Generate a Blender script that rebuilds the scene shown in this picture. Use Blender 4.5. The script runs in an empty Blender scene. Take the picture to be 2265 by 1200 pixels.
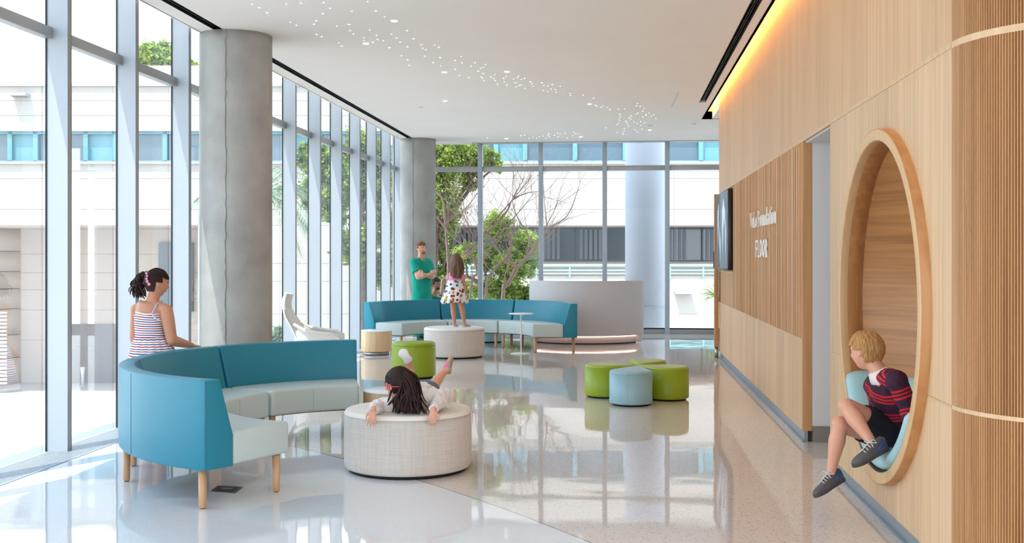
import bpy, bmesh, math, random
from mathutils import Vector, Matrix, noise
random.seed(7)
PI = math.pi; R = math.radians
sc = bpy.context.scene
COL = sc.collection
V = Vector

# ------------------------------------------------------------------ camera
YAW = R(5.663); CH = 1.5; F = 2400.0; HX, HY = 1132.5, 568.0
cam = bpy.data.objects.new('camera', bpy.data.cameras.new('camera'))
cam.data.sensor_width = 36.0
cam.data.lens = F / 2265.0 * 36.0
cam.data.shift_y = -(600.0 - HY) / 2265.0
cam.data.clip_start = 0.05; cam.data.clip_end = 400
cam.location = (0, 0, CH); cam.rotation_euler = (PI/2, 0, YAW)
COL.objects.link(cam); sc.camera = cam

# ------------------------------------------------------------------ world, sun, exposure
SUN_DIR = V((0.20, 0.40, -0.93)).normalized()
world = bpy.data.worlds.new('sky'); sc.world = world; world.use_nodes = True
wn = world.node_tree.nodes; wl = world.node_tree.links
for n in list(wn): wn.remove(n)
wo = wn.new('ShaderNodeOutputWorld'); bg = wn.new('ShaderNodeBackground')
tc = wn.new('ShaderNodeTexCoord'); sx = wn.new('ShaderNodeSeparateXYZ')
cr = wn.new('ShaderNodeValToRGB')
cr.color_ramp.elements[0].position = 0.0; cr.color_ramp.elements[0].color = (0.95, 0.975, 1.0, 1)
cr.color_ramp.elements[1].position = 0.7; cr.color_ramp.elements[1].color = (0.55, 0.75, 1.0, 1)
wl.new(tc.outputs['Generated'], sx.inputs[0]); wl.new(sx.outputs['Z'], cr.inputs[0])
wl.new(cr.outputs[0], bg.inputs[0]); wl.new(bg.outputs[0], wo.inputs[0])
bg.inputs[1].default_value = 2.3
sl = bpy.data.lights.new('sun', 'SUN'); sl.energy = 3.6; sl.angle = R(0.6); sl.color = (1.0, 0.95, 0.88)
so = bpy.data.objects.new('sun', sl); COL.objects.link(so)
so.rotation_euler = SUN_DIR.to_track_quat('-Z', 'Y').to_euler(); so.location = (-8, -10, 20)
sc.view_settings.view_transform = 'Standard'; sc.view_settings.look = 'None'
sc.view_settings.gamma = 1.0; sc.view_settings.use_curve_mapping = False
sc.view_settings.exposure = 0.78
sc.cycles.max_bounces = 10; sc.cycles.diffuse_bounces = 5; sc.cycles.transparent_max_bounces = 16
sc.cycles.sample_clamp_indirect = 6.0
sc.cycles.caustics_reflective = False; sc.cycles.caustics_refractive = False

# ------------------------------------------------------------------ maths helpers
SA, CA = math.sin(YAW), math.cos(YAW)
def C(X, Z, z=0.0):                     # metres right / ahead of the lens, height -> room coordinates
    return V((X*CA - Z*SA, X*SA + Z*CA, z))
def U(px, py, Z):                       # measured point of the photograph at distance Z
    return C((px-HX)/F*Z, Z, CH + (HY-py)/F*Z)
def L(r, g, b):
    f = lambda c: (c/12.92 if c <= .04045 else ((c+.055)/1.055)**2.4)
    return (f(r/255), f(g/255), f(b/255))

# ------------------------------------------------------------------ materials
MATS = {}
def mat(name, col, rough=0.6, metal=0.0, spec=0.5, noise_amt=0.0, noise_scale=20, bump=0.0, bump_scale=60, emit=None, es=1.0, sheen=0.0):
    if name in MATS: return MATS[name]
    m = bpy.data.materials.new(name); m.use_nodes = True; nt = m.node_tree
    p = nt.nodes['Principled BSDF']
    p.inputs['Base Color'].default_value = (*col, 1); p.inputs['Roughness'].default_value = rough
    p.inputs['Metallic'].default_value = metal; p.inputs['Specular IOR Level'].default_value = spec
    if sheen: p.inputs['Sheen Weight'].default_value = sheen
    g = nt.nodes.new('ShaderNodeNewGeometry')
    if noise_amt > 0:
        n = nt.nodes.new('ShaderNodeTexNoise'); n.inputs['Scale'].default_value = noise_scale; n.inputs['Detail'].default_value = 5
        nt.links.new(g.outputs['Position'], n.inputs['Vector'])
        mr = nt.nodes.new('ShaderNodeMapRange'); mr.inputs[1].default_value = .3; mr.inputs[2].default_value = .7
        mr.inputs[3].default_value = 1-noise_amt; mr.inputs[4].default_value = 1+noise_amt
        nt.links.new(n.outputs[0], mr.inputs[0])
        h = nt.nodes.new('ShaderNodeMix'); h.data_type = 'RGBA'; h.blend_type = 'MULTIPLY'; h.inputs[0].default_value = 1
        h.inputs[6].default_value = (*col, 1); nt.links.new(mr.outputs[0], h.inputs[7])
        nt.links.new(h.outputs[2], p.inputs['Base Color'])
    if bump > 0:
        n2 = nt.nodes.new('ShaderNodeTexNoise'); n2.inputs['Scale'].default_value = bump_scale; n2.inputs['Detail'].default_value = 3
        nt.links.new(g.outputs['Position'], n2.inputs['Vector'])
        b = nt.nodes.new('ShaderNodeBump'); b.inputs['Strength'].default_value = bump; b.inputs['Distance'].default_value = .01
        nt.links.new(n2.outputs[0], b.inputs['Height']); nt.links.new(b.outputs[0], p.inputs['Normal'])
    if emit:
        p.inputs['Emission Color'].default_value = (*emit, 1); p.inputs['Emission Strength'].default_value = es
    MATS[name] = m; return m

def wood(name, base, dark, axis='Z', rough=0.42, var=0.10, scale=1.0, contrast=1.0):
    if name in MATS: return MATS[name]
    m = bpy.data.materials.new(name); m.use_nodes = True; nt = m.node_tree; N = nt.nodes; K = nt.links
    p = N['Principled BSDF']; p.inputs['Roughness'].default_value = rough
    g = N.new('ShaderNodeNewGeometry'); oi = N.new('ShaderNodeObjectInfo')
    ad = N.new('ShaderNodeVectorMath'); ad.operation = 'MULTIPLY_ADD'
    K.new(oi.outputs['Random'], ad.inputs[0]); ad.inputs[1].default_value = (13, 17, 19); K.new(g.outputs['Position'], ad.inputs[2])
    mp = N.new('ShaderNodeMapping')
    s = {'Z': (28, 28, .8), 'N': (1.2, .5, 26), 'Y': (28, .8, 28), 'X': (.8, 28, 28)}[axis]
    mp.inputs['Scale'].default_value = tuple(c*scale for c in s)
    K.new(ad.outputs[0], mp.inputs[0])
    n = N.new('ShaderNodeTexNoise'); n.inputs['Scale'].default_value = 1; n.inputs['Detail'].default_value = 6; n.inputs['Distortion'].default_value = .6
    K.new(mp.outputs[0], n.inputs['Vector'])
    r = N.new('ShaderNodeValToRGB'); r.color_ramp.elements[0].position = .5-.22/contrast; r.color_ramp.elements[1].position = .5+.16/contrast
    r.color_ramp.elements[0].color = (*dark, 1); r.color_ramp.elements[1].color = (*base, 1)
    K.new(n.outputs[0], r.inputs[0])
    mr = N.new('ShaderNodeMapRange'); mr.inputs[3].default_value = 1-var; mr.inputs[4].default_value = 1+var*.6
    K.new(oi.outputs['Random'], mr.inputs[0])
    h = N.new('ShaderNodeMix'); h.data_type = 'RGBA'; h.blend_type = 'MULTIPLY'; h.inputs[0].default_value = 1
    K.new(r.outputs[0], h.inputs[6]); K.new(mr.outputs[0], h.inputs[7]); K.new(h.outputs[2], p.inputs['Base Color'])
    b = N.new('ShaderNodeBump'); b.inputs['Strength'].default_value = .08; b.inputs['Distance'].default_value = .002
    K.new(n.outputs[0], b.inputs['Height']); K.new(b.outputs[0], p.inputs['Normal'])
    MATS[name] = m; return m

def glass_mat(name, tint, ior=1.45, rough=0.0, gain=1.0):
    m = bpy.data.materials.new(name); m.use_nodes = True; nt = m.node_tree; N = nt.nodes; K = nt.links
    for n in list(N): N.remove(n)
    o = N.new('ShaderNodeOutputMaterial'); t = N.new('ShaderNodeBsdfTransparent'); t.inputs[0].default_value = (*tint, 1)
    gl = N.new('ShaderNodeBsdfGlossy'); gl.inputs['Roughness'].default_value = rough
    fr = N.new('ShaderNodeFresnel'); fr.inputs[0].default_value = ior
    ml = N.new('ShaderNodeMath'); ml.operation = 'MULTIPLY'; ml.inputs[1].default_value = gain
    mx = N.new('ShaderNodeMixShader'); K.new(fr.outputs[0], ml.inputs[0]); K.new(ml.outputs[0], mx.inputs[0])
    K.new(t.outputs[0], mx.inputs[1]); K.new(gl.outputs[0], mx.inputs[2]); K.new(mx.outputs[0], o.inputs[0])
    MATS[name] = m; return m

def floor_mat():
    m = bpy.data.materials.new('terrazzo'); m.use_nodes = True; nt = m.node_tree; N = nt.nodes; K = nt.links
    p = N['Principled BSDF']; g = N.new('ShaderNodeNewGeometry')
    sp = N.new('ShaderNodeSeparateXYZ'); K.new(g.outputs['Position'], sp.inputs[0])
    c = C(-11.8, -1.14)
    dist = N.new('ShaderNodeVectorMath'); dist.operation = 'DISTANCE'; K.new(g.outputs['Position'], dist.inputs[0]); dist.inputs[1].default_value = (c.x, c.y, 0)
    sub = N.new('ShaderNodeMath'); sub.operation = 'SUBTRACT'; K.new(dist.outputs['Value'], sub.inputs[0]); sub.inputs[1].default_value = 14.0
    zone = N.new('ShaderNodeMath'); zone.operation = 'GREATER_THAN'; K.new(sub.outputs[0], zone.inputs[0]); zone.inputs[1].default_value = 0
    # chips
    v = N.new('ShaderNodeTexVoronoi'); v.inputs['Scale'].default_value = 95; K.new(g.outputs['Position'], v.inputs['Vector'])
    vr = N.new('ShaderNodeSeparateColor'); K.new(v.outputs['Color'], vr.inputs[0])
    chipd = N.new('ShaderNodeMath'); chipd.operation = 'GREATER_THAN'; K.new(vr.outputs[0], chipd.inputs[0]); chipd.inputs[1].default_value = .88
    near = N.new('ShaderNodeMath'); near.operation = 'LESS_THAN'; K.new(v.outputs['Distance'], near.inputs[0]); near.inputs[1].default_value = .42
    chip = N.new('ShaderNodeMath'); chip.operation = 'MULTIPLY'; K.new(chipd.outputs[0], chip.inputs[0]); K.new(near.outputs[0], chip.inputs[1])
    n = N.new('ShaderNodeTexNoise'); n.inputs['Scale'].default_value = 60; n.inputs['Detail'].default_value = 6; K.new(g.outputs['Position'], n.inputs['Vector'])
    n3 = N.new('ShaderNodeTexNoise'); n3.inputs['Scale'].default_value = .8; n3.inputs['Detail'].default_value = 3; K.new(g.outputs['Position'], n3.inputs['Vector'])
    def mix(a, b, f, bt='MIX'):
        x = N.new('ShaderNodeMix'); x.data_type = 'RGBA'; x.blend_type = bt
        for s, val in ((6, a), (7, b)):
            if isinstance(val, tuple): x.inputs[s].default_value = (*val, 1)
            else: K.new(val, x.inputs[s])
        if isinstance(f, (int, float)): x.inputs[0].default_value = f
        else: K.new(f, x.inputs[0])
        return x.outputs[2]
    pale = mix(L(218, 219, 222), L(232, 233, 235), n3.outputs[0])
    tan = mix(L(200, 188, 178), L(234, 225, 217), n.outputs[0])
    base = mix(pale, tan, zone.outputs[0])
    cf = N.new('ShaderNodeMath'); cf.operation = 'MULTIPLY'; K.new(chip.outputs[0], cf.inputs[0])
    zf = N.new('ShaderNodeMapRange'); zf.inputs[3].default_value = .18; zf.inputs[4].default_value = .62; K.new(zone.outputs[0], zf.inputs[0])
    K.new(zf.outputs[0], cf.inputs[1])
    base = mix(base, L(92, 82, 76), cf.outputs[0])
    ab = N.new('ShaderNodeMath'); ab.operation = 'ABSOLUTE'; K.new(sub.outputs[0], ab.inputs[0])
    ln = N.new('ShaderNodeMath'); ln.operation = 'LESS_THAN'; K.new(ab.outputs[0], ln.inputs[0]); ln.inputs[1].default_value = .004
    base = mix(base, L(110, 105, 100), ln.outputs[0])
    K.new(base, p.inputs['Base Color'])
    p.inputs['Roughness'].default_value = .035; p.inputs['IOR'].default_value = 1.55
    n2 = N.new('ShaderNodeTexNoise'); n2.inputs['Scale'].default_value = 2.2; n2.inputs['Detail'].default_value = 1.5; K.new(g.outputs['Position'], n2.inputs['Vector'])
    b = N.new('ShaderNodeBump'); b.inputs['Strength'].default_value = .35; b.inputs['Distance'].default_value = .004
    K.new(n2.outputs[0], b.inputs['Height']); K.new(b.outputs[0], p.inputs['Normal'])
    MATS['terrazzo'] = m; return m

def concrete_mat():
    m = mat('concrete', L(168, 166, 160), .85, noise_amt=.13, noise_scale=3.2, bump=.35, bump_scale=14)
    nt = m.node_tree; N = nt.nodes; K = nt.links; p = N['Principled BSDF']
    v = N.new('ShaderNodeTexVoronoi'); v.inputs['Scale'].default_value = 34
    g = N.new('ShaderNodeNewGeometry'); K.new(g.outputs['Position'], v.inputs['Vector'])
    s = N.new('ShaderNodeSeparateColor'); K.new(v.outputs['Color'], s.inputs[0])
    a = N.new('ShaderNodeMath'); a.operation = 'GREATER_THAN'; K.new(s.outputs[0], a.inputs[0]); a.inputs[1].default_value = .9
    b = N.new('ShaderNodeMath'); b.operation = 'LESS_THAN'; K.new(v.outputs['Distance'], b.inputs[0]); b.inputs[1].default_value = .11
    c = N.new('ShaderNodeMath'); c.operation = 'MULTIPLY'; K.new(a.outputs[0], c.inputs[0]); K.new(b.outputs[0], c.inputs[1])
    x = N.new('ShaderNodeMix'); x.data_type = 'RGBA'; src = p.inputs['Base Color'].links[0].from_socket
    K.new(src, x.inputs[6]); x.inputs[7].default_value = (*L(96, 92, 86), 1); K.new(c.outputs[0], x.inputs[0]); K.new(x.outputs[2], p.inputs['Base Color'])
    return m

def stripe_mat(name, cols, period, widths, base):       # bands along the 'stripe' attribute (metres)
    m = bpy.data.materials.new(name); m.use_nodes = True; nt = m.node_tree; N = nt.nodes; K = nt.links
    p = N['Principled BSDF']; p.inputs['Roughness'].default_value = .85
    a = N.new('ShaderNodeAttribute'); a.attribute_name = 'stripe'
    d = N.new('ShaderNodeMath'); d.operation = 'DIVIDE'; K.new(a.outputs['Fac'], d.inputs[0]); d.inputs[1].default_value = period
    f = N.new('ShaderNodeMath'); f.operation = 'FRACT'; K.new(d.outputs[0], f.inputs[0])
    r = N.new('ShaderNodeValToRGB'); r.color_ramp.interpolation = 'CONSTANT'
    es = r.color_ramp.elements; es[0].position = 0; es[0].color = (*base, 1); es[1].position = .999; es[1].color = (*base, 1)
    for c, (s, e) in zip(cols, widths):
        q = es.new(s); q.color = (*c, 1); q = es.new(e); q.color = (*base, 1)
    K.new(f.outputs[0], r.inputs[0]); K.new(r.outputs[0], p.inputs['Base Color'])
    MATS[name] = m; return m

def print_mat(name):
    m = bpy.data.materials.new(name); m.use_nodes = True; nt = m.node_tree; N = nt.nodes; K = nt.links
    p = N['Principled BSDF']; p.inputs['Roughness'].default_value = .85
    g = N.new('ShaderNodeNewGeometry'); v = N.new('ShaderNodeTexVoronoi'); v.inputs['Scale'].default_value = 19; v.inputs['Randomness'].default_value = .8
    K.new(g.outputs['Position'], v.inputs['Vector'])
    s = N.new('ShaderNodeSeparateColor'); K.new(v.outputs['Color'], s.inputs[0])
    r = N.new('ShaderNodeValToRGB'); r.color_ramp.interpolation = 'CONSTANT'
    cols = [L(168, 40, 48), L(40, 70, 130), L(214, 90, 50), L(70, 150, 160), L(190, 170, 50), L(110, 40, 60), L(220, 110, 150)]
    es = r.color_ramp.elements; es[0].color = (*cols[0], 1); es[1].position = .95; es[1].color = (*cols[6], 1)
    for i in range(1, 6): q = es.new(i/7); q.color = (*cols[i], 1)
    K.new(s.outputs[1], r.inputs[0])
    l = N.new('ShaderNodeMath'); l.operation = 'LESS_THAN'; K.new(v.outputs['Distance'], l.inputs[0]); l.inputs[1].default_value = .40
    x = N.new('ShaderNodeMix'); x.data_type = 'RGBA'; x.inputs[6].default_value = (*L(236, 232, 228), 1); K.new(r.outputs[0], x.inputs[7]); K.new(l.outputs[0], x.inputs[0])
    K.new(x.outputs[2], p.inputs['Base Color']); MATS[name] = m; return m

def weave_mat(name, col):
    m = mat(name, col, .9, sheen=.15); nt = m.node_tree; N = nt.nodes; K = nt.links; p = N['Principled BSDF']
    g = N.new('ShaderNodeNewGeometry'); outs = []
    for s in ((110, 110, 4), (5, 5, 150)):
        mp = N.new('ShaderNodeMapping'); mp.inputs['Scale'].default_value = s; K.new(g.outputs['Position'], mp.inputs[0])
        n = N.new('ShaderNodeTexNoise'); n.inputs['Scale'].default_value = 1; n.inputs['Detail'].default_value = 2; K.new(mp.outputs[0], n.inputs['Vector']); outs.append(n.outputs[0])
    a = N.new('ShaderNodeMath'); a.operation = 'ADD'; K.new(outs[0], a.inputs[0]); K.new(outs[1], a.inputs[1])
    mr = N.new('ShaderNodeMapRange'); mr.inputs[1].default_value = .75; mr.inputs[2].default_value = 1.25; mr.inputs[3].default_value = .90; mr.inputs[4].default_value = 1.05
    K.new(a.outputs[0], mr.inputs[0])
    h = N.new('ShaderNodeMix'); h.data_type = 'RGBA'; h.blend_type = 'MULTIPLY'; h.inputs[0].default_value = 1; h.inputs[6].default_value = (*col, 1)
    K.new(mr.outputs[0], h.inputs[7]); K.new(h.outputs[2], p.inputs['Base Color'])
    b = N.new('ShaderNodeBump'); b.inputs['Strength'].default_value = .3; b.inputs['Distance'].default_value = .002; K.new(a.outputs[0], b.inputs['Height']); K.new(b.outputs[0], p.inputs['Normal'])
    return m

OAK = wood('oak_veneer', L(222, 190, 152), L(205, 169, 129), 'Z')
OAKU = wood('oak_veneer_upper', L(218, 183, 143), L(201, 162, 121), 'Z', var=.06)
OAKS = wood('oak_slat', L(216, 174, 130), L(190, 147, 105), 'Z', var=.03)
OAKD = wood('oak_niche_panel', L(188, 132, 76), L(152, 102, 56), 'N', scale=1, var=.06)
OAKE = wood('oak_edge', L(206, 158, 106), L(180, 130, 80), 'Z', scale=.6)
OAKG = wood('oak_gap', L(120, 84, 54), L(90, 60, 38), 'Z')
LEG = wood('leg_wood', L(206, 164, 122), L(176, 132, 92), 'Z', scale=.6, var=.04)
DRUMW = wood('drum_wood', L(220, 190, 150), L(200, 166, 124), 'Z', var=.02)
WHITE = mat('white_plaster', L(244, 237, 229), .9, noise_amt=.012, noise_scale=1.2)
WHITEW = mat('white_painted_wall', L(226, 224, 222), .8)
TERR = floor_mat(); CONC = concrete_mat()
GLASS = glass_mat('clear_glazing', (.955, .975, .98), gain=.30)
FIN = mat('fin_aluminium', L(176, 184, 192), .45, .0, noise_amt=.02, noise_scale=2)
FINE = mat('fin_edge_grey', L(150, 152, 152), .4, .5)
TRANS = mat('transom_grey', L(168, 170, 170), .4, .4)
DARK = mat('dark_gasket', L(28, 34, 36), .5)
BASEM = mat('brushed_base_metal', L(158, 170, 184), .3, .7, noise_amt=.05, noise_scale=30)
GREYB = mat('grey_rubber_base', L(140, 132, 124), .6)
BLACK = mat('black_slot', L(18, 17, 17), .6)
TEAL = mat('teal_vinyl', L(18, 122, 144), .42, bump=.05, bump_scale=300)
TEALD = mat('teal_piping', L(22, 104, 132), .5)
SEAT = mat('pale_seat_vinyl', L(190, 202, 198), .42, bump=.05, bump_scale=300)
SEATF = mat('pale_blue_pad', L(164, 204, 210), .38)
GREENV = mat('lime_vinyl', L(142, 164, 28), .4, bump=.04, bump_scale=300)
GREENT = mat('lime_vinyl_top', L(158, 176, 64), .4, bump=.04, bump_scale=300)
BLUEV = mat('dusty_blue_vinyl', L(146, 184, 196), .4, bump=.04, bump_scale=300)
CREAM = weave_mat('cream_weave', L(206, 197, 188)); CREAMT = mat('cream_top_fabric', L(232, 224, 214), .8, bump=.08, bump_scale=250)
BLK = mat('black_plinth', L(20, 20, 20), .6)
CHROME = mat('brushed_steel', L(170, 172, 176), .25, 1.0)
WGLOSS = mat('white_lacquer', L(238, 238, 238), .25)
DESKW = mat('desk_white', L(202, 200, 202), .5)
CHAIRW = mat('chair_leather', L(232, 230, 224), .45)
def emat(name, c, s): return mat(name, c, .5, emit=c, es=s)
LEDW = emat('warm_led', L(255, 194, 112), 22.0)
LEDP = emat('pink_led', L(255, 206, 186), 2.4)
STARM = emat('star_glow', (1, .98, .94), 1.6)

# ------------------------------------------------------------------ mesh builder
OFF = {}
class M:
    def __init__(s): s.v = []; s.f = []; s.sm = []; s.mi = []
    def add(s, vs, fs, smooth=False, mi=0):
        b = len(s.v); s.v += [V(x) for x in vs]
        for f in fs: s.f.append([i+b for i in f]); s.sm.append(smooth); s.mi.append(mi)
        return s
    def box(s, a, b, mi=0, mtx=None):
        x0, y0, z0 = a; x1, y1, z1 = b
        vs = [V(q) for q in ((x0,y0,z0),(x1,y0,z0),(x1,y1,z0),(x0,y1,z0),(x0,y0,z1),(x1,y0,z1),(x1,y1,z1),(x0,y1,z1))]
        if mtx: vs = [mtx @ q for q in vs]
        return s.add(vs, [(0,3,2,1),(4,5,6,7),(0,1,5,4),(1,2,6,5),(2,3,7,6),(3,0,4,7)], False, mi)
    def lathe(s, prof, c=(0,0,0), n=32, mi=0, smooth=True, a0=0, a1=2*PI):   # prof: (r, z)
        c = V(c); full = abs(a1-a0-2*PI) < 1e-6; m = n if full else n+1
        vs = []; fs = []
        for r, z in prof:
            for i in range(m):
                a = a0 + (a1-a0)*i/n; vs.append(c + V((r*math.cos(a), r*math.sin(a), z)))
        for j in range(len(prof)-1):
            for i in range(n):
                k = (i+1) % m; fs.append((j*m+i, j*m+k, (j+1)*m+k, (j+1)*m+i))
        if full:
            fs.append(tuple(reversed(range(m)))); fs.append(tuple((len(prof)-1)*m+i for i in range(m)))
        return s.add(vs, fs, smooth, mi)
    def loft(s, pts, ra, rb=None, side=None, n=12, cap='round', mi=0, smooth=True):
        pts = [V(p) for p in pts]; k = len(pts)
        if not isinstance(ra, (list, tuple)): ra = [ra]*k
        ra = list(ra); rb = list(rb) if rb is not None else list(ra)
        T = []
        for i in range(k):
            t = (pts[min(i+1, k-1)] - pts[max(i-1, 0)]); T.append(t.normalized() if t.length > 1e-9 else V((0,0,1)))
        if side is None:
            side = V((1,0,0)) if abs(T[0].x) < .8 else V((0,1,0))
        side = V(side); rings = []
        def ring(p, t, u, a, b):
            w = t.cross(u); rings.append([p + u*(a*math.cos(2*PI*i/n)) + w*(b*math.sin(2*PI*i/n)) for i in range(n)])
        us = []; u = side
        for t in T:
            u = (u - t*u.dot(t));  u = u.normalized() if u.length > 1e-6 else t.orthogonal().normalized(); us.append(u.copy())
        if cap == 'round':
            h = min(ra[0], rb[0]); h2 = min(ra[-1], rb[-1])
            for q in (.98, .8, .45): ring(pts[0]-T[0]*h*q, T[0], us[0], ra[0]*math.sqrt(max(1-q*q, .02)), rb[0]*math.sqrt(max(1-q*q, .02)))
        for i in range(k): ring(pts[i], T[i], us[i], ra[i], rb[i])
        if cap == 'round':
            for q in (.45, .8, .98): ring(pts[-1]+T[-1]*h2*q, T[-1], us[-1], ra[-1]*math.sqrt(max(1-q*q, .02)), rb[-1]*math.sqrt(max(1-q*q, .02)))
        vs = [p for r in rings for p in r]; fs = []
        for j in range(len(rings)-1):
            for i in range(n): fs.append((j*n+i, j*n+(i+1) % n, (j+1)*n+(i+1) % n, (j+1)*n+i))
        fs.append(tuple(reversed(range(n)))); fs.append(tuple((len(rings)-1)*n+i for i in range(n)))
        return s.add(vs, fs, smooth, mi)
    def ell(s, c, r, rot=None, n=16, m=10, mi=0):
        c = V(c); vs = []; fs = []
        if not isinstance(r, (list, tuple)): r = (r, r, r)
        for j in range(m+1):
            th = PI*j/m
            for i in range(n):
                a = 2*PI*i/n; q = V((r[0]*math.sin(th)*math.cos(a), r[1]*math.sin(th)*math.sin(a), r[2]*math.cos(th)))
                if j in (0, m): q = V((1e-5*math.cos(a), 1e-5*math.sin(a), r[2]*math.cos(th)))
                vs.append(c + (rot @ q if rot else q))
        for j in range(m):
            for i in range(n): fs.append((j*n+i, (j+1)*n+i, (j+1)*n+(i+1) % n, j*n+(i+1) % n))
        return s.add(vs, fs, True, mi)
    def prism(s, poly, z0, z1, mi=0, smooth=False):
        n = len(poly); vs = [V((p[0], p[1], z0)) for p in poly] + [V((p[0], p[1], z1)) for p in poly]
        fs = [tuple(reversed(range(n))), tuple(range(n, 2*n))]
        s.add(vs, fs, False, mi); 
        b = len(s.v)-2*n
        for i in range(n):
            s.f.append([b+i, b+(i+1) % n, b+n+(i+1) % n, b+n+i]); s.sm.append(smooth); s.mi.append(mi)
        return s
    def mesh(s, name='m', off=None):
        me = bpy.data.meshes.new(name); off = off or V((0,0,0))
        me.from_pydata([tuple(p-off) for p in s.v], [], s.f)
        me.polygons.foreach_set('use_smooth', s.sm); me.polygons.foreach_set('material_index', s.mi)
        me.validate(); me.update(); return me
    def build(s, name, mats, parent=None, bevel=0, seg=2, **kw):
        off = V((0,0,0))
        if parent is not None: off = OFF.get(parent.name, off)
        me = s.mesh(name, off)
        if not isinstance(mats, (list, tuple)): mats = [mats]
        for mm in mats: me.materials.append(mm)
        o = bpy.data.objects.new(name, me); COL.objects.link(o)
        if parent is not None: o.parent = parent; OFF[o.name] = off
        if bevel:
            b = o.modifiers.new('bevel', 'BEVEL'); b.width = bevel; b.segments = seg; b.limit_method = 'ANGLE'; b.angle_limit = R(35); b.harden_normals = False
            for p in me.polygons: p.use_smooth = True
        for k, v in kw.items(): o[k] = v
        return o

def thing(name, label, cat, loc=(0,0,0), group=None, rotz=0, local=False, kind=None):
    o = bpy.data.objects.new(name, None); COL.objects.link(o); o.location = loc; o.rotation_euler = (0,0,rotz)
    o.empty_display_size = .1
    if label: o['label'] = label
    if cat: o['category'] = cat
    if group: o['group'] = group
    if kind: o['kind'] = kind
    OFF[o.name] = V((0,0,0)) if local else V(loc)
    return o
def tag(o, label, cat, group=None):
    o['label'] = label; o['category'] = cat
    if group: o['group'] = group
    return o
def struct(o): o['kind'] = 'structure'; return o
def clone(o, loc=None, rotz=None, label=None):
    def rec(a, par):
        c = a.copy(); COL.objects.link(c); c.parent = par
        for ch in list(a.children): rec(ch, c)
        return c
    c = rec(o, None)
    if loc is not None: c.location = loc
    if rotz is not None: c.rotation_euler = (0,0,rotz)
    if label: c['label'] = label
    return c

# ================================================================== ROOM SHELL
XL, XR, YB, ZC = -4.41, 1.48, 21.4, 3.75
m = M(); m.box((-4.04, -8, -.2), (6, YB, 0)); struct(m.build('floor', TERR))
# ceiling with slots for the linear diffusers and the cove
m = M()
def cbox(x0, x1, y0, y1): m.box((x0, y0, ZC), (x1, y1, ZC+.12))
cbox(-4.18, -4.0, -8, YB); cbox(-4.0, -3.90, 20.3, YB); cbox(-3.90, 1.15, -8, YB)
cbox(1.15, 1.245, 16.0, YB); cbox(1.15, 1.245, -8, 4.6); cbox(1.245, 1.36, -8, YB)
cbox(1.36, 6, 17.9, YB); m.box((1.50, 16.45, ZC), (6, 17.95, 3.96)); cbox(1.36, 6, -8, 4.4)
m.box((-4.20, -8, ZC), (-4.17, YB, 4.15))
m.box((-4.6, -8, 4.12), (-4.17, YB+.1, 4.25))
struct(m.build('ceiling', WHITE))
m = M(); m.box((1.30, 4.3, 3.96), (3.4, 18.0, 4.08)); m.box((1.33, 17.9, ZC), (3.4, 17.96, 4.0)); m.box((1.33, 4.4, ZC), (1.36, 17.9, 3.80)); m.box((1.24, 4.4, 3.79), (1.27, 17.9, 4.0))
struct(m.build('trim_9', WHITE))                      # cove trough
m = M(); m.box((1.285, 4.9, 3.875), (1.325, 17.8, 3.893)); tag(m.build('cove_light', LEDW), 'warm glowing light strip hidden in the ceiling cove above the oak wall', 'light')
def slot(x0, x1, y0, y1, lab):
    t = thing('slot_diffuser', lab, 'air vent', (x0, y0, ZC))
    m = M(); m.box((x0, y0, ZC+.07), (x1, y1, ZC+.10)); m.box((x0, y0, ZC-.001), (x0+.006, y1, ZC+.07)); m.box((x1-.006, y0, ZC-.001), (x1, y1, ZC+.07)); m.build('housing', BLACK, t)
    m = M(); xm = (x0+x1)/2
    m.box((xm-.012, y0, ZC+.012), (xm-.004, y1, ZC+.05)); m.box((xm+.012, y0, ZC+.02), (xm+.02, y1, ZC+.05))
    k = y0
    while k < y1: m.box((x0, k, ZC+.015), (x1, k+.012, ZC+.04)); k += .75
    m.build('vane', BLACK, t)
slot(-4.0, -3.90, -8, 20.3, 'long black linear slot diffuser in the ceiling beside the window wall')
slot(1.15, 1.245, 4.6, 16.0, 'black linear slot diffuser in the ceiling beside the oak wall cove')

m = M(); m.box((-4.55, -10, 4.26), (9, YB+.15, 9.2)); struct(m.build('unseen_upper_floors', WHITEW))  # unseen storeys overhead, added and sized to shade the exterior column
# ---- left glass wall
GY = -4.41
PY0, PS = 7.985, 1.18
bays = list(range(-13, 12))
for wi, k in enumerate(bays):
    y0 = PY0 + PS*(k-1) + .062 if k > -13 else -8.0; y1 = PY0 + PS*k
    t = thing('window_%d' % (wi+1), None, None, (XL, y0, 0), kind='structure')
    yy1 = min(y1, YB)
    m = M(); m.box((XL-.012, y0, 0.0), (XL, yy1, 3.19)); m.build('glass_pane', GLASS, t)
    m = M(); m.box((XL-.012, y0, 3.265), (XL, yy1, 4.12)); m.build('glass_pane', GLASS, t)
    m = M(); m.box((XL-.02, y0, 3.185), (-4.35, yy1, 3.27)); m.build('transom', TRANS, t, bevel=.003)
    if k < 11 or True:
        m = M(); m.box((XL, y1, -.02), (-4.237, y1+.058, 4.12)); o = m.build('fin', FIN, t)
        m = M(); m.box((-4.237, y1, -.02), (-4.233, y1+.062, 4.12)); m.box((XL-.0, y1+.058, -.02), (-4.233, y1+.062, 4.12)); m.build('fin_edge', FINE, t)
        m = M(); m.box((XL-.002, y1-.008, 0), (XL+.010, y1+.001, 4.12)); m.build('gasket', DARK, t)
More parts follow.
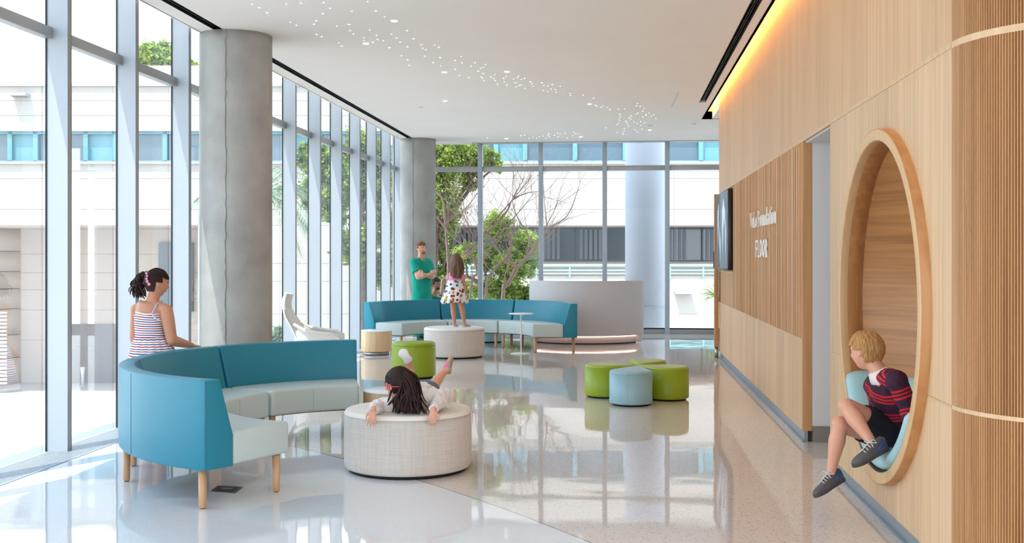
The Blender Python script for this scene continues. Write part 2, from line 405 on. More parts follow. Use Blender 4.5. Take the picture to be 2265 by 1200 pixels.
# sill with linear grille
t = thing('window_sill', None, None, (-4.41, 0, 0), kind='structure')
m = M(); m.box((-4.6, -8, -.2), (-4.04, YB, -.008)); m.box((-4.055, -8, -.01), (-4.04, YB, .004)); m.build('sill_base', BASEM, t)
m = M()
for i in range(12): x = -4.38+i*.0275; m.box((x, -8, -.01), (x+.018, YB-.05, .003))
o = m.build('grille_bars', FIN, t); o['kind'] = 'stuff'
# ---- back glass wall
bx = [-3.95, -2.75, -1.545, -.29, .925, 2.14, 3.35]
for i in range(7):
    x0 = bx[i-1]+.045 if i else XL; x1 = bx[i]-.045
    t = thing('window_%d' % (40+i), None, None, (x0, YB, 0), kind='structure')
    m = M(); m.box((x0, YB, .09), (x1, YB+.012, 3.195)); m.build('glass_pane', GLASS, t)
    m = M(); m.box((x0, YB, 3.29), (x1, YB+.012, 3.80)); m.build('glass_pane', GLASS, t)
    m = M(); m.box((x0, YB-.05, 3.195), (x1, YB+.05, 3.29)); m.build('transom', TRANS, t, bevel=.003)
    m = M(); m.box((x0, YB-.05, 0), (x1, YB+.05, .09)); m.build('sill', FINE, t)
    m = M(); m.box((x0, YB-.01, .09), (x1, YB+.02, .115)); m.build('gasket', DARK, t)
    m = M(); m.box((x1, YB-.10, 0), (x1+.09, YB+.06, 3.80)); m.build('mullion', FIN, t, bevel=.003)
m = M(); m.box((XL-.1, YB-.10, 0), (XL+.06, YB+.06, 4.1)); struct(m.build('trim_5', FINE))
m = M(); m.box((-4.6, YB-.04, 3.75), (3.5, YB+.1, 4.3)); struct(m.build('trim_6', WHITE))
m = M(); m.box((-2.9, YB-.22, 3.735), (3.5, YB-.03, 3.75)); struct(m.build('trim_7', TRANS))

# ---- right oak wall
YE = 16.4
wr = thing('wall_right', None, None, (1.5, 4.5, 0), kind='structure')
CY, CZ, RR = 6.33, 1.225, .965
def plank(y0, y1, z0, z1, mtl, x=XR, th=.022, name='plank', gap=.0022):
    ya, yb = y0+gap/2, y1-gap/2
    if not (ya < CY+RR and yb > CY-RR and z0 < CZ+RR and z1 > CZ-RR) or y0 > 7.9:
        m = M(); m.box((x, ya, z0), (x+th, yb, z1)); m.build(name, mtl, wr); return
    n = 14
    ys = [ya+(yb-ya)*i/n for i in range(n+1)]
    def prof(y): d = RR*RR-(y-CY)**2; return math.sqrt(d) if d > 0 else 0
    for up in (1, 0):
        bot = [max(z0, CZ+prof(y)) if up else z0 for y in ys]
        top = [z1 if up else min(z1, CZ-prof(y)) for y in ys]
        idx = [i for i in range(n+1) if top[i]-bot[i] > .002]
        if len(idx) < 2: continue
        m = M(); a, b = idx[0], idx[-1]; vs = []
        for xx in (x, x+th):
            vs += [V((xx, ys[i], bot[i])) for i in range(a, b+1)] + [V((xx, ys[i], top[i])) for i in range(b, a-1, -1)]
        k = len(vs)//2
        m.add(vs, [tuple(range(k)), tuple(reversed(range(k, 2*k)))] + [(i, (i+1) % k, k+(i+1) % k, k+i) for i in range(k)])
        m.build(name, mtl, wr)
Z1, Z2, ZT = .828, 2.435, 3.97
def edges(a, b, w):
    n = max(1, round((b-a)/w)); return [a+(b-a)*i/n for i in range(n+1)]
YN = 7.85; YC = 5.03
e_near = [YC, CY-RR] + [CY-RR + 2*RR*i/9 for i in range(1, 10)] + [7.57, YN]
for a, b in zip(e_near, e_near[1:]):
    plank(a, b, .09, Z1-.007, OAK); plank(a, b, Z1+.007, Z2, OAK)
for a, b in zip(*(lambda e: (e, e[1:]))(edges(9.046, YE, .235))): plank(a, b, .09, Z1-.007, OAK)
for a, b in zip(*(lambda e: (e, e[1:]))(edges(YC, YE, .235))): plank(a, b, Z2+.026, ZT, OAKU)
# horizontal reveal strips
for nm, a, b, z, x in (('reveal_strip', YC, YE, Z2, XR-.004), ('reveal_strip', YC, CY-RR+.04, Z1-.006, XR-.002), ('reveal_strip', CY+RR-.04, YN, Z1-.006, XR-.002), ('reveal_strip', 9.046, YE, Z1-.006, XR-.002)):
    m = M(); m.box((x, a, z), (XR+.02, b, z+(.026 if z == Z2 else .012))); m.build(nm, OAK, wr)
# backing: solid behind boards, open at the doorway and the niche
m = M(); m.box((XR+.02, 4.6+.45, .0), (XR+.10, CY-RR-.02, 2.45)); m.box((XR+.02, CY+RR+.02, 0), (XR+.10, YN, 2.45)); m.box((XR+.02, YC, 2.44), (XR+.10, YE, ZT)); m.box((XR+.02, 9.05, 0), (XR+.10, YE, 2.45))
m.box((XR+.02, CY-RR-.02, 0), (XR+.05, CY+RR+.02, .22)); m.box((XR+.02, CY-RR-.02, 2.22), (XR+.05, CY+RR+.02, 2.45))
m.build('backing', OAKG, wr)
# slatted panel (fine irregular battens)
m = M(); y = 9.045; rg = random.Random(3)
while y < 14.36:
    w = rg.choice((.012, .016, .016, .022, .03)); dp = rg.choice((.004, .010, .014, .018))
    m.box((XR+.004-dp+.004, y, Z1+.007), (XR+.022, min(y+w, 14.37), Z2)); y += w + .006
o = m.build('batten_panel', OAKS, wr); o['kind'] = 'stuff'
m = M(); y = 14.40
while y < 16.30:
    w = rg.choice((.012, .016, .022)); m.box((XR+.006, y, Z1+.007), (XR+.022, y+w, 1.29)); y += w+.006
o = m.build('batten_panel', OAKS, wr); o['kind'] = 'stuff'
m = M(); m.box((XR+.012, 14.37, 1.30), (XR+.022, 16.38, Z2)); m.build('plank', OAKE, wr)
m = M(); m.box((XR-.0, 14.37, 1.285), (XR+.022, 16.38, 1.30)); m.build('reveal_strip', OAK, wr)
# end faces of oak beside the doorway, pilaster at the far end
m = M(); m.box((XR, 9.0, .09), (XR+.075, 9.045, Z2)); m.build('door_jamb', OAKE, wr)
m = M(); m.box((XR+.02, YN-.0, .09), (XR+.10, YN+.02, Z2)); m.build('door_jamb', OAKE, wr)
m = M(); m.box((1.405, 16.37, .16), (1.47, 16.46, 2.435)); m.build('end_pilaster', OAKE, wr, bevel=.003)
m = M(); m.lathe([(.03, 0), (.03, .165)], (1.438, 16.415, 0), 16); m.build('pilaster_foot', CHROME, wr)
m = M(); m.box((1.392, 16.39, 1.34), (1.404, 16.43, 1.58)); m.build('pull_handle', mat('bronze', L(84, 66, 56), .4, .6), wr, bevel=.003)
m = M(); m.box((XR, 16.40, .09), (XR+.10, YE+.05, ZT)); m.build('end_board', OAKE, wr)
m = M(); m.box((XR+.10, YE-.03, 0), (3.4, YE+.05, ZT)); m.box((3.38, YE, 0), (3.5, YB, 3.9)); struct(m.build('wall_far_right', WHITEW))
# fluted curved corner
def flute(z0, z1):
    cx, cy, rad = XR+.5, YC, .5; n = 63*6; vs = []; 
    for i in range(n+1):
        a = (PI/2+.05)*i/n; ph = (i % 6)/6.0
        d = (-.010, -.002, .004, .0055, .004, -.002)[i % 6]
        r = rad + d - .004
        vs.append((cx-r*math.cos(a), cy-r*math.sin(a)))
    m = M(); k = len(vs)
    m.add([V((*p, z0)) for p in vs]+[V((*p, z1)) for p in vs], [(i, i+1, k+i+1, k+i) for i in range(k-1)])
    o = m.build('fluted_panel', wood('oak_flute', L(196, 150, 104), L(168, 120, 78), 'Z'), wr); o['kind'] = 'stuff'
flute(.09, Z1-.008); flute(Z1+.010, Z2-.002); flute(Z2+.028, ZT)
for z, h in ((Z1-.008, .018), (Z2-.002, .030)):
    m = M(); a = [ (PI/2+.05)*i/24 for i in range(25)]
    P = lambda r, t, zz: V((XR+.5-r*math.cos(t), YC-r*math.sin(t), zz))
    vs = []; [vs.extend((P(.4995, t, z), P(.4995, t, z+h), P(.46, t, z+h), P(.46, t, z))) for t in a]
    m.add(vs, [(4*i+j, 4*i+4+j, 4*i+4+(j+1) % 4, 4*i+(j+1) % 4) for i in range(24) for j in range(4)], False); m.build('reveal_strip', OAK, wr)
m = M(); m.box((1.98, 4.53, 0), (6, 4.6, 4.0)); struct(m.build('wall_near_right', WHITEW))
# baseboards
m = M(); m.box((XR+.012, 5.03, 0), (XR+.04, YN, .09)); m.box((XR-.004, 5.03, 0), (XR+.02, YN, .012)); struct(m.build('baseboard_right', BASEM))
m = M(); m.box((XR+.012, 9.0, 0), (XR+.04, YE, .09)); m.box((XR-.004, 9.0, 0), (XR+.02, YE, .012)); struct(m.build('baseboard_far', BASEM))
m = M(); pr = [(.49, 0), (.49, .09)]; m.lathe(pr, (XR+.5, YC, 0), 40, a0=PI, a1=1.5*PI); struct(m.build('baseboard_corner', BASEM))
# doorway: white return and passage
m = M(); m.box((XR+.076, 9.0, .13), (4.2, 9.1, 2.44)); m.box((XR+.1, YN-.1, 0), (4.2, YN, 2.44)); m.box((4.2, YN-.2, 0), (4.3, 9.2, 2.5)); m.box((XR+.024, YN, 2.425), (4.3, 9.05, 2.44)); struct(m.build('wall_passage', WHITEW))
m = M(); m.box((XR+.078, 8.985, 0), (4.2, 9.05, .13)); struct(m.build('baseboard_passage', GREYB))

# ---- round niche
nt = thing('reading_niche', 'round oak reading niche with a raised ring and a pale blue padded seat', 'niche', (XR, CY, .23))
def discpt(x, r, a): return V((x, CY+r*math.cos(a), CZ+r*math.sin(a)))
m = M(); n = 96; prof = [(1.515, .993), (1.432, .993), (1.427, .990), (1.427, .935), (1.432, .93), (1.48, .93), (1.48, .95)]
vs = [discpt(x, r, 2*PI*i/n) for x, r in prof for i in range(n)]; k = len(prof)
m.add(vs, [(j*n+i, j*n+(i+1) % n, (j+1)*n+(i+1) % n, (j+1)*n+i) for j in range(k-1) for i in range(n)], True)
m.build('ring', wood('oak_ring', L(216, 180, 136), L(206, 168, 122), 'Z', var=.0, scale=.8), nt, bevel=.001)
def hoop(prof, name, mtl):
    m = M(); vs = [discpt(x, r, 2*PI*i/n) for x, r in prof for i in range(n)]; k = len(prof)
    m.add(vs, [(j*n+i, j*n+(i+1) % n, (j+1)*n+(i+1) % n, (j+1)*n+i) for j in range(k-1) for i in range(n)], True); m.build(name, mtl, nt)
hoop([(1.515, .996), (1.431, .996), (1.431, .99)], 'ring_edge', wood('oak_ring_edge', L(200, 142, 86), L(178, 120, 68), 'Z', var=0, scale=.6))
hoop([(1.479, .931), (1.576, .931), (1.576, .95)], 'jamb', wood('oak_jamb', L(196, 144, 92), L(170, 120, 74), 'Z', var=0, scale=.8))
def bowl(y, z, off=0.0, RB=.93):
    r = min(1.0, math.hypot(y-CY, z-CZ)/RB); return 1.575 + (.47-off)*(max(0, 1-r**2.2))**.8
zed = [CZ-.93, .42, .72, .98, 1.16, 1.365, 1.60, 1.87, 2.02, CZ+.93]
for z0, z1 in zip(zed, zed[1:]):
    m = M(); nz = max(4, int((z1-z0)/.03)); ny = 48; vs = []
    for j in range(nz+1):
        z = z0+.0004 + (z1-z0-.0008)*j/nz; hw = math.sqrt(max(1e-6, .93**2-(z-CZ)**2))
        for i in range(ny+1):
            s = math.sin((i/ny-.5)*PI); y = CY+hw*s; vs.append(V((bowl(y, z), y, z)))
    w = ny+1
    m.add(vs, [(j*w+i, j*w+i+1, (j+1)*w+i+1, (j+1)*w+i) for j in range(nz) for i in range(ny)], True)
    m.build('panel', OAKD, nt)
m = M(); vs = [V((bowl(CY+.93*rr/20*math.cos(2*PI*i/64), CZ+.93*rr/20*math.sin(2*PI*i/64))+.012, CY+.93*rr/20*math.cos(2*PI*i/64), CZ+.93*rr/20*math.sin(2*PI*i/64))) for rr in range(21) for i in range(64)]
m.add(vs, [(j*64+i, j*64+(i+1) % 64, (j+1)*64+(i+1) % 64, (j+1)*64+i) for j in range(20) for i in range(64)], True); m.build('shell_backing', OAKG, nt)
m = M(); nz, ny = 20, 48; vs = []       # upholstered lining of the lower bowl
for j in range(nz+1):
    z = .30+(.755-.30)*j/nz; hw = math.sqrt(.925**2-(z-CZ)**2)
    for i in range(ny+1):
        s = math.sin((i/ny-.5)*PI); y = CY+hw*s
        o_ = .05*(1-max(0, (j-nz+2)/2)**2)
        vs.append(V((max(1.50, bowl(y, z, 0)-o_-.004), y, z)))
w = ny+1; m.add(vs, [(j*w+i, j*w+i+1, (j+1)*w+i+1, (j+1)*w+i) for j in range(nz) for i in range(ny)], True)
m.build('back_cushion', SEATF, nt)
m = M(); a0, a1, na = R(214), R(330), 48           # rolled seat pad following the ring
pr = [(1.53, .925), (1.47, .922), (1.44, .905), (1.425, .88), (1.435, .85), (1.465, .832), (1.53, .826), (1.75, .835), (1.93, .86), (1.93, .925)]
vs = []
for i in range(na+1):
    t_ = i/na; a = a0+(a1-a0)*t_; e = min(1, min(t_, 1-t_)/.05); e = math.sqrt(max(0, 1-(1-e)**2))
    for x, r in pr: rm = .89; vs.append(discpt(1.60+(x-1.60)*(.6+.4*e), .905+(r-.905)*max(.15, e), a))
k = len(pr)
m.add(vs, [(i*k+j, (i+1)*k+j, (i+1)*k+(j+1) % k, i*k+(j+1) % k) for i in range(na) for j in range(k)] + [tuple(range(k)), tuple(reversed(range(na*k, na*k+k)))], True)
m.build('seat_pad', SEATF, nt)
m = M(); pr2 = [(1.44, .932), (1.44, .918), (1.52, .918), (1.52, .932)]; vs = []
for i in range(25):
    a = R(255)+R(40)*i/24
    for x, r in pr2: vs.append(discpt(x, r, a))
m.add(vs, [(i*4+j, i*4+4+j, i*4+4+(j+1) % 4, i*4+(j+1) % 4) for i in range(24) for j in range(4)]); m.build('pad_edge', BLACK, nt)

# ---- concrete columns
for nm, c, r, lab in (('concrete_column', C(-2.816, 11.07), .362, 'nearer round bare concrete column with a vertical casting seam'), ('concrete_column', C(-1.803, 20.8), .34, 'farther round bare concrete column beside the man in scrubs')):
    t = thing(nm, lab, 'column', (c.x, c.y, 0))
    m = M(); n = 72; zs = [i*ZC/30 for i in range(31)]; pf = [(r, z) for z in zs]
    m.lathe(pf, (c.x, c.y, 0), n); m.build('shaft', CONC, t)
    v = (V((0, 0, 0))-c).normalized(); a = math.atan2(v.y, v.x) - .28
    m = M(); rg = random.Random(5); pts = []
    for i in range(60):
        z = ZC*i/59; aa = a + rg.uniform(-.006, .006)/r; pts.append(V((c.x+math.cos(aa)*(r+.001), c.y+math.sin(aa)*(r+.001), z)))
    m.loft(pts, [rg.uniform(.004, .009) for _ in pts], n=6); m.build('casting_seam', mat('seam_concrete', L(150, 148, 142), .9, bump=.6, bump_scale=50), t)

# ---- star lights in the ceiling
A_ = "50,58 155,110 262,182 538,57 747,47 1073,37 1163,116 1065,193 967,296 934,345 597,318 684,360 1260,372 972,492 1044,524 1290,608 1332,657 1437,349 1450,437 1500,486 1478,160 1703,22 1820,156 1946,238 1732,428 1650,535 1650,575 1832,503 1846,563 1778,602 1928,584 2015,680 2046,486 2118,542 2168,603 2190,797"
B_ = "285,100 65,313 367,201 292,303 462,273 481,320 518,337 632,280 684,308 505,417 292,466 312,533 700,437 612,500 710,540 963,423 887,471 970,503 888,583 1138,501 1086,543 942,660 1056,688 1270,523 1243,560 1207,569 1177,606 1240,636 1217,676 1228,693 1248,724 1384,651 1338,680 1370,702 1388,726 1417,767 1523,672 1493,697 1502,740 1536,779 1618,705 1668,686 1682,665 1717,712 1755,697 1640,750 1651,804 1692,785 1716,780 1760,823 1829,738 1847,765 1865,796 1975,753 1998,785 2052,792 2106,772 2088,828 2143,839 1994,847 2049,861 2155,872 2203,796"
C_ = "345,205 349,232 509,226 640,267 660,352 677,362 733,378 758,360 807,380 842,408 951,403 1028,400 1188,333 1176,362 1224,366 1272,396 1256,428 968,464 975,496 962,522 966,545 952,578 932,597 1085,511 1107,488 1106,526 1042,553 1054,573 1070,596 1079,620 1194,453 1178,469 1334,450 1300,467 1292,480 1393,473 1361,491 1256,502 1418,521 1148,564 1185,582 1230,558 1276,573 1231,608 1245,652 1023,643 1023,674 1008,694 1010,715 937,697 791,637 1157,660 1187,687 84,711 68,734 88,749 149,730 186,700 195,745 218,713 282,700 313,764 392,690 379,733 416,711 447,705 40,765"
D_ = "1190,628 1343,617 1360,614 1380,629 1398,625 1415,628 1427,622 1443,619 1468,610"
def ceil_pt(px, py): Z = (ZC-CH)*F/(HY-py); return U(px, py, Z)
stars = []
for s, ox, oy, k in ((A_, 550, 0, 6.471), (B_, 850, 50, 5.6625), (C_, 1200, 170, 5.6625), (D_, 500, 0, 2.059)):
    for q in s.split(): a, b = map(float, q.split(',')); stars.append((ox+a/k, oy+b/k))
m = M(); m.lathe([(.0105, 0), (.009, -.003), (.004, -.005), (.001, -.0055)], (0, 0, 0), 12); me = m.mesh('star_light'); me.materials.append(STARM)
rg = random.Random(11)
for i, (px, py) in enumerate(stars):
    p = ceil_pt(px, py); o = bpy.data.objects.new('star_light', me); COL.objects.link(o); o.location = (p.x, p.y, ZC)
    f = rg.uniform(.6, 1.05); o.scale = (f, f, 1)
    if px < 890: lb, gp = 'tiny star light in the loose ceiling scatter nearest the near concrete column', 'star lights near the concrete column'
    elif px < 1250 and py < 250: lb, gp = 'tiny star light in the stream crossing the middle of the ceiling', 'star lights in the middle stream'
    elif py > 288 and px < 1300: lb, gp = 'tiny star light in the faint far row above the back windows', 'star lights in the far row'
    elif px < 1352: lb, gp = 'tiny star light in the thin trail leading to the right ceiling cluster', 'star lights in the thin trail'
    else: lb, gp = 'tiny star light in the dense right ceiling cluster toward the oak wall', 'star lights in the right cluster'
    tag(o, lb, 'light', gp)
for i, (px, py, lab) in enumerate(((872.2, 45.9, 'brightest star light highest on the ceiling'), (809.3, 96, 'bright round star light on the ceiling right of the near column'), (983, 159.3, 'bright star light in the middle of the ceiling scatter'), (1121.4, 158.4, 'bright star light just above the middle cluster'), (984.2, 222.9, 'bright star light alone below the ceiling scatter'), (1304.2, 229.7, 'bright star light at the start of the right ceiling cluster'), (1437, 287.4, 'bright star light right of the right ceiling cluster'), (1284.4, 302.3, 'bright star light at the end of the far ceiling row'), (1120.2, 306, 'bright star light at the left of the far ceiling row'))):
    p = ceil_pt(px, py); m = M(); m.lathe([(.033, 0), (.03, -.006), (.02, -.009), (.001, -.01)], (p.x, p.y, ZC), 16)
    tag(m.build('star_light', STARM), lab, 'light')
for px, py, lab in ((928, 237, 'small flush white sprinkler cap on the ceiling left of centre'), (1025, 307, 'flush sprinkler cap on the ceiling beside the far column'), (1438, 277, 'flush sprinkler cap beside the right star cluster'), (1533, 273, 'flush sprinkler cap nearest the oak wall')):
    p = ceil_pt(px, py); m = M(); m.lathe([(.05, 0), (.05, -.006), (.04, -.009)], (p.x, p.y, ZC), 20); m.lathe([(.02, -.009), (.02, -.014)], (p.x, p.y, ZC), 12)
    tag(m.build('sprinkler_cap', WHITEW), lab, 'sprinkler')
a, b = ceil_pt(1485, 237), ceil_pt(1501, 204); m = M(); d = (b-a).normalized(); s_ = V((-d.y, d.x, 0))
m.prism([a+s_*.004, a-s_*.004, b-s_*.004, b+s_*.004], ZC-.001, ZC+.001); struct(m.build('trim_8', FINE))

# ================================================================== FURNITURE
def sofa_segment(c, Rad, depth, aO0, aO1, aI0, aI1, label, group, zt=.77, zb=.235, zs=.445, legs=((.06, .07), (.94, .07), (.06, .93), (.94, .93)), flip=False):
    # angles in degrees measured in camera axes (ahead = 90), converted to room axes
    yaw = math.degrees(YAW)
    n = 22
    base = C(*c); base = V((base.x, base.y, 0))
    mid = R((aO0+aO1)/2+yaw); root = thing('curved_sofa', label, 'sofa', base + V((math.cos(mid), math.sin(mid), 0))*(Rad-depth/2), group)
    def P(t, u, z):               # t along, u inward 0..1
        aO = aO0+(aO1-aO0)*t; aI = aI0+(aI1-aI0)*t; a = R(aO+(aI-aO)*u+yaw); r = Rad-depth*u
        return base + V((math.cos(a)*r, math.sin(a)*r, z))
    def sweep(prof, name, mtl, bev, t0=0, t1=1, parent=root):
        m = M(); k = len(prof); vs = [P(t0+(t1-t0)*i/n, u, z) for i in range(n+1) for u, z in prof]
        fs = [(i*k+j, i*k+(j+1) % k, (i+1)*k+(j+1) % k, (i+1)*k+j) for i in range(n) for j in range(k)]
        m.add(vs, fs + [tuple(reversed(range(k))), tuple(range(n*k, n*k+k))], False)
        return m.build(name, mtl, parent, bevel=bev, seg=3)
    ub, ut = .30, .155
    bk = sweep([(0, zb), (0, zt), (ut, zt), (ub, zs-.02), (ub, zb)], 'backrest', TEAL, .009)
    sweep([(ub+.004, zb+.006), (ub+.004, zs), (1.0, zs), (1.0, zb+.006)], 'seat', SEAT, .022, .004, .996)
    m = M(); vs = []
    for q in (.485,):        # vertical seam of the outer back
        m.loft([P(q, -.0005, zb+.012), P(q, -.0005, zt-.012)], .0013, n=6)
    m.build('seam', TEALD, bk)
    for e in (0.0, 1.0):
        m = M(); pts = [P(e, 0, zb+.01), P(e, 0, zt-.008), P(e, ut, zt-.008)]; m.loft([P(e, .004, zb+.01), P(e, .004, zt-.01)], .0035, n=6); m.build('piping', TEALD, bk)
    m = M(); m.loft([P(.5, 1.001, zb+.02), P(.5, 1.001, zs-.02)], .0015, n=6); m.build('seam', mat('seat_seam', L(150, 166, 166), .6), root)
    m = M(); k = [(.28, zb-.008), (.28, zb+.002), (.88, zb+.002), (.88, zb-.008)]; vs = [P(.07+.86*i/n, u, z) for i in range(n+1) for u, z in k]
    m.add(vs, [(i*4+j, i*4+(j+1) % 4, i*4+4+(j+1) % 4, i*4+4+j) for i in range(n) for j in range(4)] + [(3, 2, 1, 0), (n*4, n*4+1, n*4+2, n*4+3)]); m.build('base_frame', BLACK, root)
    for t_, u_ in legs:
        p = P(t_, u_, 0); m = M(); m.lathe([(.019, .004), (.0225, .010), (.0255, zb)], (p.x, p.y, 0), 20); lg = m.build('leg', LEG, root)
        m = M(); m.lathe([(.014, 0), (.014, .006)], (p.x, p.y, 0), 14); m.build('glide', BLACK, lg)
    return root
cn = (-1.05, 7.95)
NL = ((.06, .10), (.93, .10), (.06, .92), (.93, .92))
sofa_segment(cn, 1.725, .69, 243.8, 188.6, 248.6, 188.0, 'nearest teal and pale grey curved sofa section, outer back turned to the camera', 'near curved sofa sections', legs=((.045, .07), (.72, .07), (.045, .90), (.93, .90)))
sofa_segment(cn, 1.725, .69, 187.9, 146.4, 187.4, 145.4, 'middle section of the near curved sofa beside the girl in the striped dress', 'near curved sofa sections')
sofa_segment(cn, 1.725, .69, 145.5, 101.2, 144.5, 101.6, 'right section of the near curved sofa, in front of the concrete column', 'near curved sofa sections')
cf = (-.75, 16.98)
sofa_segment(cf, 1.77, .70, 160, 107.2, 160, 107.2, 'left section of the far curved sofa, behind the round wooden drum table', 'far curved sofa sections')
sofa_segment(cf, 1.77, .70, 106.4, 61.8, 106.4, 61.8, 'middle section of the far curved sofa, behind the girl standing on the ottoman', 'far curved sofa sections')
sofa_segment(cf, 1.77, .70, 61.0, 0, 61.0, 0, 'right section of the far curved sofa, in front of the white desk', 'far curved sofa sections')

def ottoman(name, p, r, h, mtl, mtlt, label, cat='ottoman', seam=True, rnd=.03):
    t = thing(name, label, cat, (p.x, p.y, 0))
    m = M(); m.lathe([(r-.035, 0), (r-.035, .03)], (p.x, p.y, 0), 64); m.build('plinth', BLK, t)
    prof = [(r-.02, .022), (r-.006, .027), (r, .04)] + [(r+.003*math.sin(PI*i/8), .04+(h-rnd-.04)*i/8) for i in range(1, 9)]
    m = M(); m.lathe(prof, (p.x, p.y, 0), 72); m.build('side', mtl, t)
    prof = [(r+.001, h-rnd-.002)] + [(r-rnd+rnd*math.cos(a), h-rnd+rnd*math.sin(a)) for a in [PI/2*i/6 for i in range(7)]] + [(r*.6, h+.004), (.01, h+.006)]
    m = M(); m.lathe(prof, (p.x, p.y, 0), 72); m.build('top', mtlt, t)
    if seam:
        n = 72; m = M(); pts = [V((p.x+(r+.0012)*math.cos(2*PI*i/n), p.y+(r+.0012)*math.sin(2*PI*i/n), h-rnd-.001)) for i in range(n+1)]
        m.loft(pts, .0018, n=6, side=(0, 0, 1)); m.build('top_seam', mtl, t)
        m = M(); a = math.atan2(-p.y, -p.x)+.05; q = V((p.x+math.cos(a)*(r+.002), p.y+math.sin(a)*(r+.002), 0)); m.loft([q+V((0, 0, .04)), q+V((0, 0, h-rnd))], .0016, n=6); m.build('side_seam', mtl, t)
    return t
pn = C(-.739, 7.72); ottoman('round_ottoman', pn, .449, .43, CREAM, CREAMT, 'large round cream woven ottoman with the girl lying across it')
pf = C(-.871, 16.36); ottoman('round_ottoman', pf, .455, .445, CREAM, CREAMT, 'round cream ottoman with the little girl standing on it')
pg = C(-1.226, 13.53); ottoman('round_ottoman', pg, .273, .445, GREENV, GREENV, 'tall lime green round ottoman behind the lying girl', rnd=.035)
pb = C(-.40, 19.17); ottoman('round_ottoman', pb, .27, .43, SEATF, SEATF, 'pale blue round ottoman half hidden behind the far curved sofa')

def drum(p, r, h, label):
    t = thing('drum_table', label, 'table', (p.x, p.y, 0))
    m = M(); m.lathe([(r*.83, 0), (r*.83, .055)], (p.x, p.y, 0), 56); m.build('metal_base', CHROME, t)
    m = M(); m.lathe([(r, .055), (r, h-.012)], (p.x, p.y, 0), 72); m.build('drum_body', DRUMW, t, bevel=.002)
    m = M(); m.lathe([(r-.004, h-.012), (r+.003, h-.010), (r+.003, h-.003), (r-.002, h)], (p.x, p.y, 0), 72); m.build('table_top', WGLOSS, t)
drum(C(-2.088, 16.72), .236, .375, 'pale wood drum table with white top by the far curved sofa')
drum(C(-1.00, 9.22), .262, .375, 'low wood drum table with white top behind the lying girl')

# pods (teardrop stools in a flower)
def pod(c, tip, r, h, mtl, mtt, label, tab=False):
    c = C(*c); tip = C(*tip); d = (tip-c); Ld = d.length; d.normalize(); s = V((-d.y, d.x, 0))
    t = thing('pod_stool', label, 'stool', (c.x, c.y, 0), 'teardrop pod stools')
    half = math.acos(min(.999, r/Ld))
    def outline(k):          # k inset
        rr = r-k; pts = []
        for i in range(33):
            a = half*.93 + (2*PI-2*half*.93)*i/32; pts.append(c + d*math.cos(a)*rr + s*math.sin(a)*rr)
        e = c + d*(Ld-k*1.3); w = .028
        q0 = pts[-1]; q1 = pts[0]
        out = pts[:]
        for i in range(1, 7): out.append(q0.lerp(e - s*w, i/6) + (V((0, 0, 0))))
        out.append(e + d*.012)
        for i in range(0, 6): out.append((e + s*w).lerp(q1, i/6))
        return out
    def stack(levels, name, mm):
        m = M(); k = None; vs = []
        for ins, z in levels:
            o = outline(ins); k = len(o); vs += [V((p.x, p.y, z)) for p in o]
        q = len(levels); m.add(vs, [(j*k+i, j*k+(i+1) % k, (j+1)*k+(i+1) % k, (j+1)*k+i) for j in range(q-1) for i in range(k)] + [tuple(reversed(range(k))), tuple(range((q-1)*k, q*k))], True)
        return m.build(name, mm, t)
    stack([(.03, 0), (.03, .025)], 'plinth', BLK)
    sd = stack([(.014, .018), (.004, .022), (0, .035), (0, h-.028)], 'side', mtl)
    stack([(0, h-.029), (.003, h-.014), (.010, h-.005), (.022, h), (.05, h+.001)], 'top', mtt)
    a = math.atan2(-c.y, -c.x)
    if tab:
        q = c + V((math.cos(a-.15), math.sin(a-.15), 0))*(r+.001); m = M(); m.loft([q+V((0, 0, .03)), q+V((0, 0, h-.03))], .0015, n=6); m.build('seam', mtl, sd)
        m = M(); m.box((-.006, -.002, -.017), (.006, .002, .017), mtx=Matrix.Translation(q+V((0, 0, h-.09))) @ Matrix.Rotation(a+PI/2, 4, 'Z')); m.build('tab', mat('tab_cloth', L(196, 190, 184), .6), sd)
pod((1.21, 11.05), (1.33, 11.50), .219, .35, BLUEV, BLUEV, 'dusty blue teardrop pod stool, front of the cluster', True)
pod((1.00, 11.68), (1.32, 11.60), .218, .35, GREENV, GREENT, 'lime green teardrop pod stool, left of the blue one')
pod((1.648, 11.46), (1.36, 11.60), .218, .35, GREENV, GREENT, 'lime green teardrop pod stool, right of the blue one')
pod((1.52, 12.15), (1.38, 11.72), .205, .35, GREENV, GREENT, 'lime green teardrop pod stool, farthest back behind the others')

# small white side table
p = C(.14, 16.85); t = thing('side_table', 'small white pedestal side table in front of the far curved sofa', 'table', (p.x, p.y, 0))
m = M(); m.lathe([(.165, 0), (.165, .008), (.15, .012), (.018, .02)], (p.x, p.y, 0), 40); m.build('foot', WGLOSS, t)
m = M(); m.lathe([(.013, .015), (.012, .30), (.012, .585), (.03, .605), (.055, .612)], (p.x, p.y, 0), 20); m.build('pole', WGLOSS, t)
m = M(); m.lathe([(.18, .612), (.197, .617), (.2, .623), (.196, .628)], (p.x, p.y, 0), 48); m.build('table_top', WGLOSS, t)

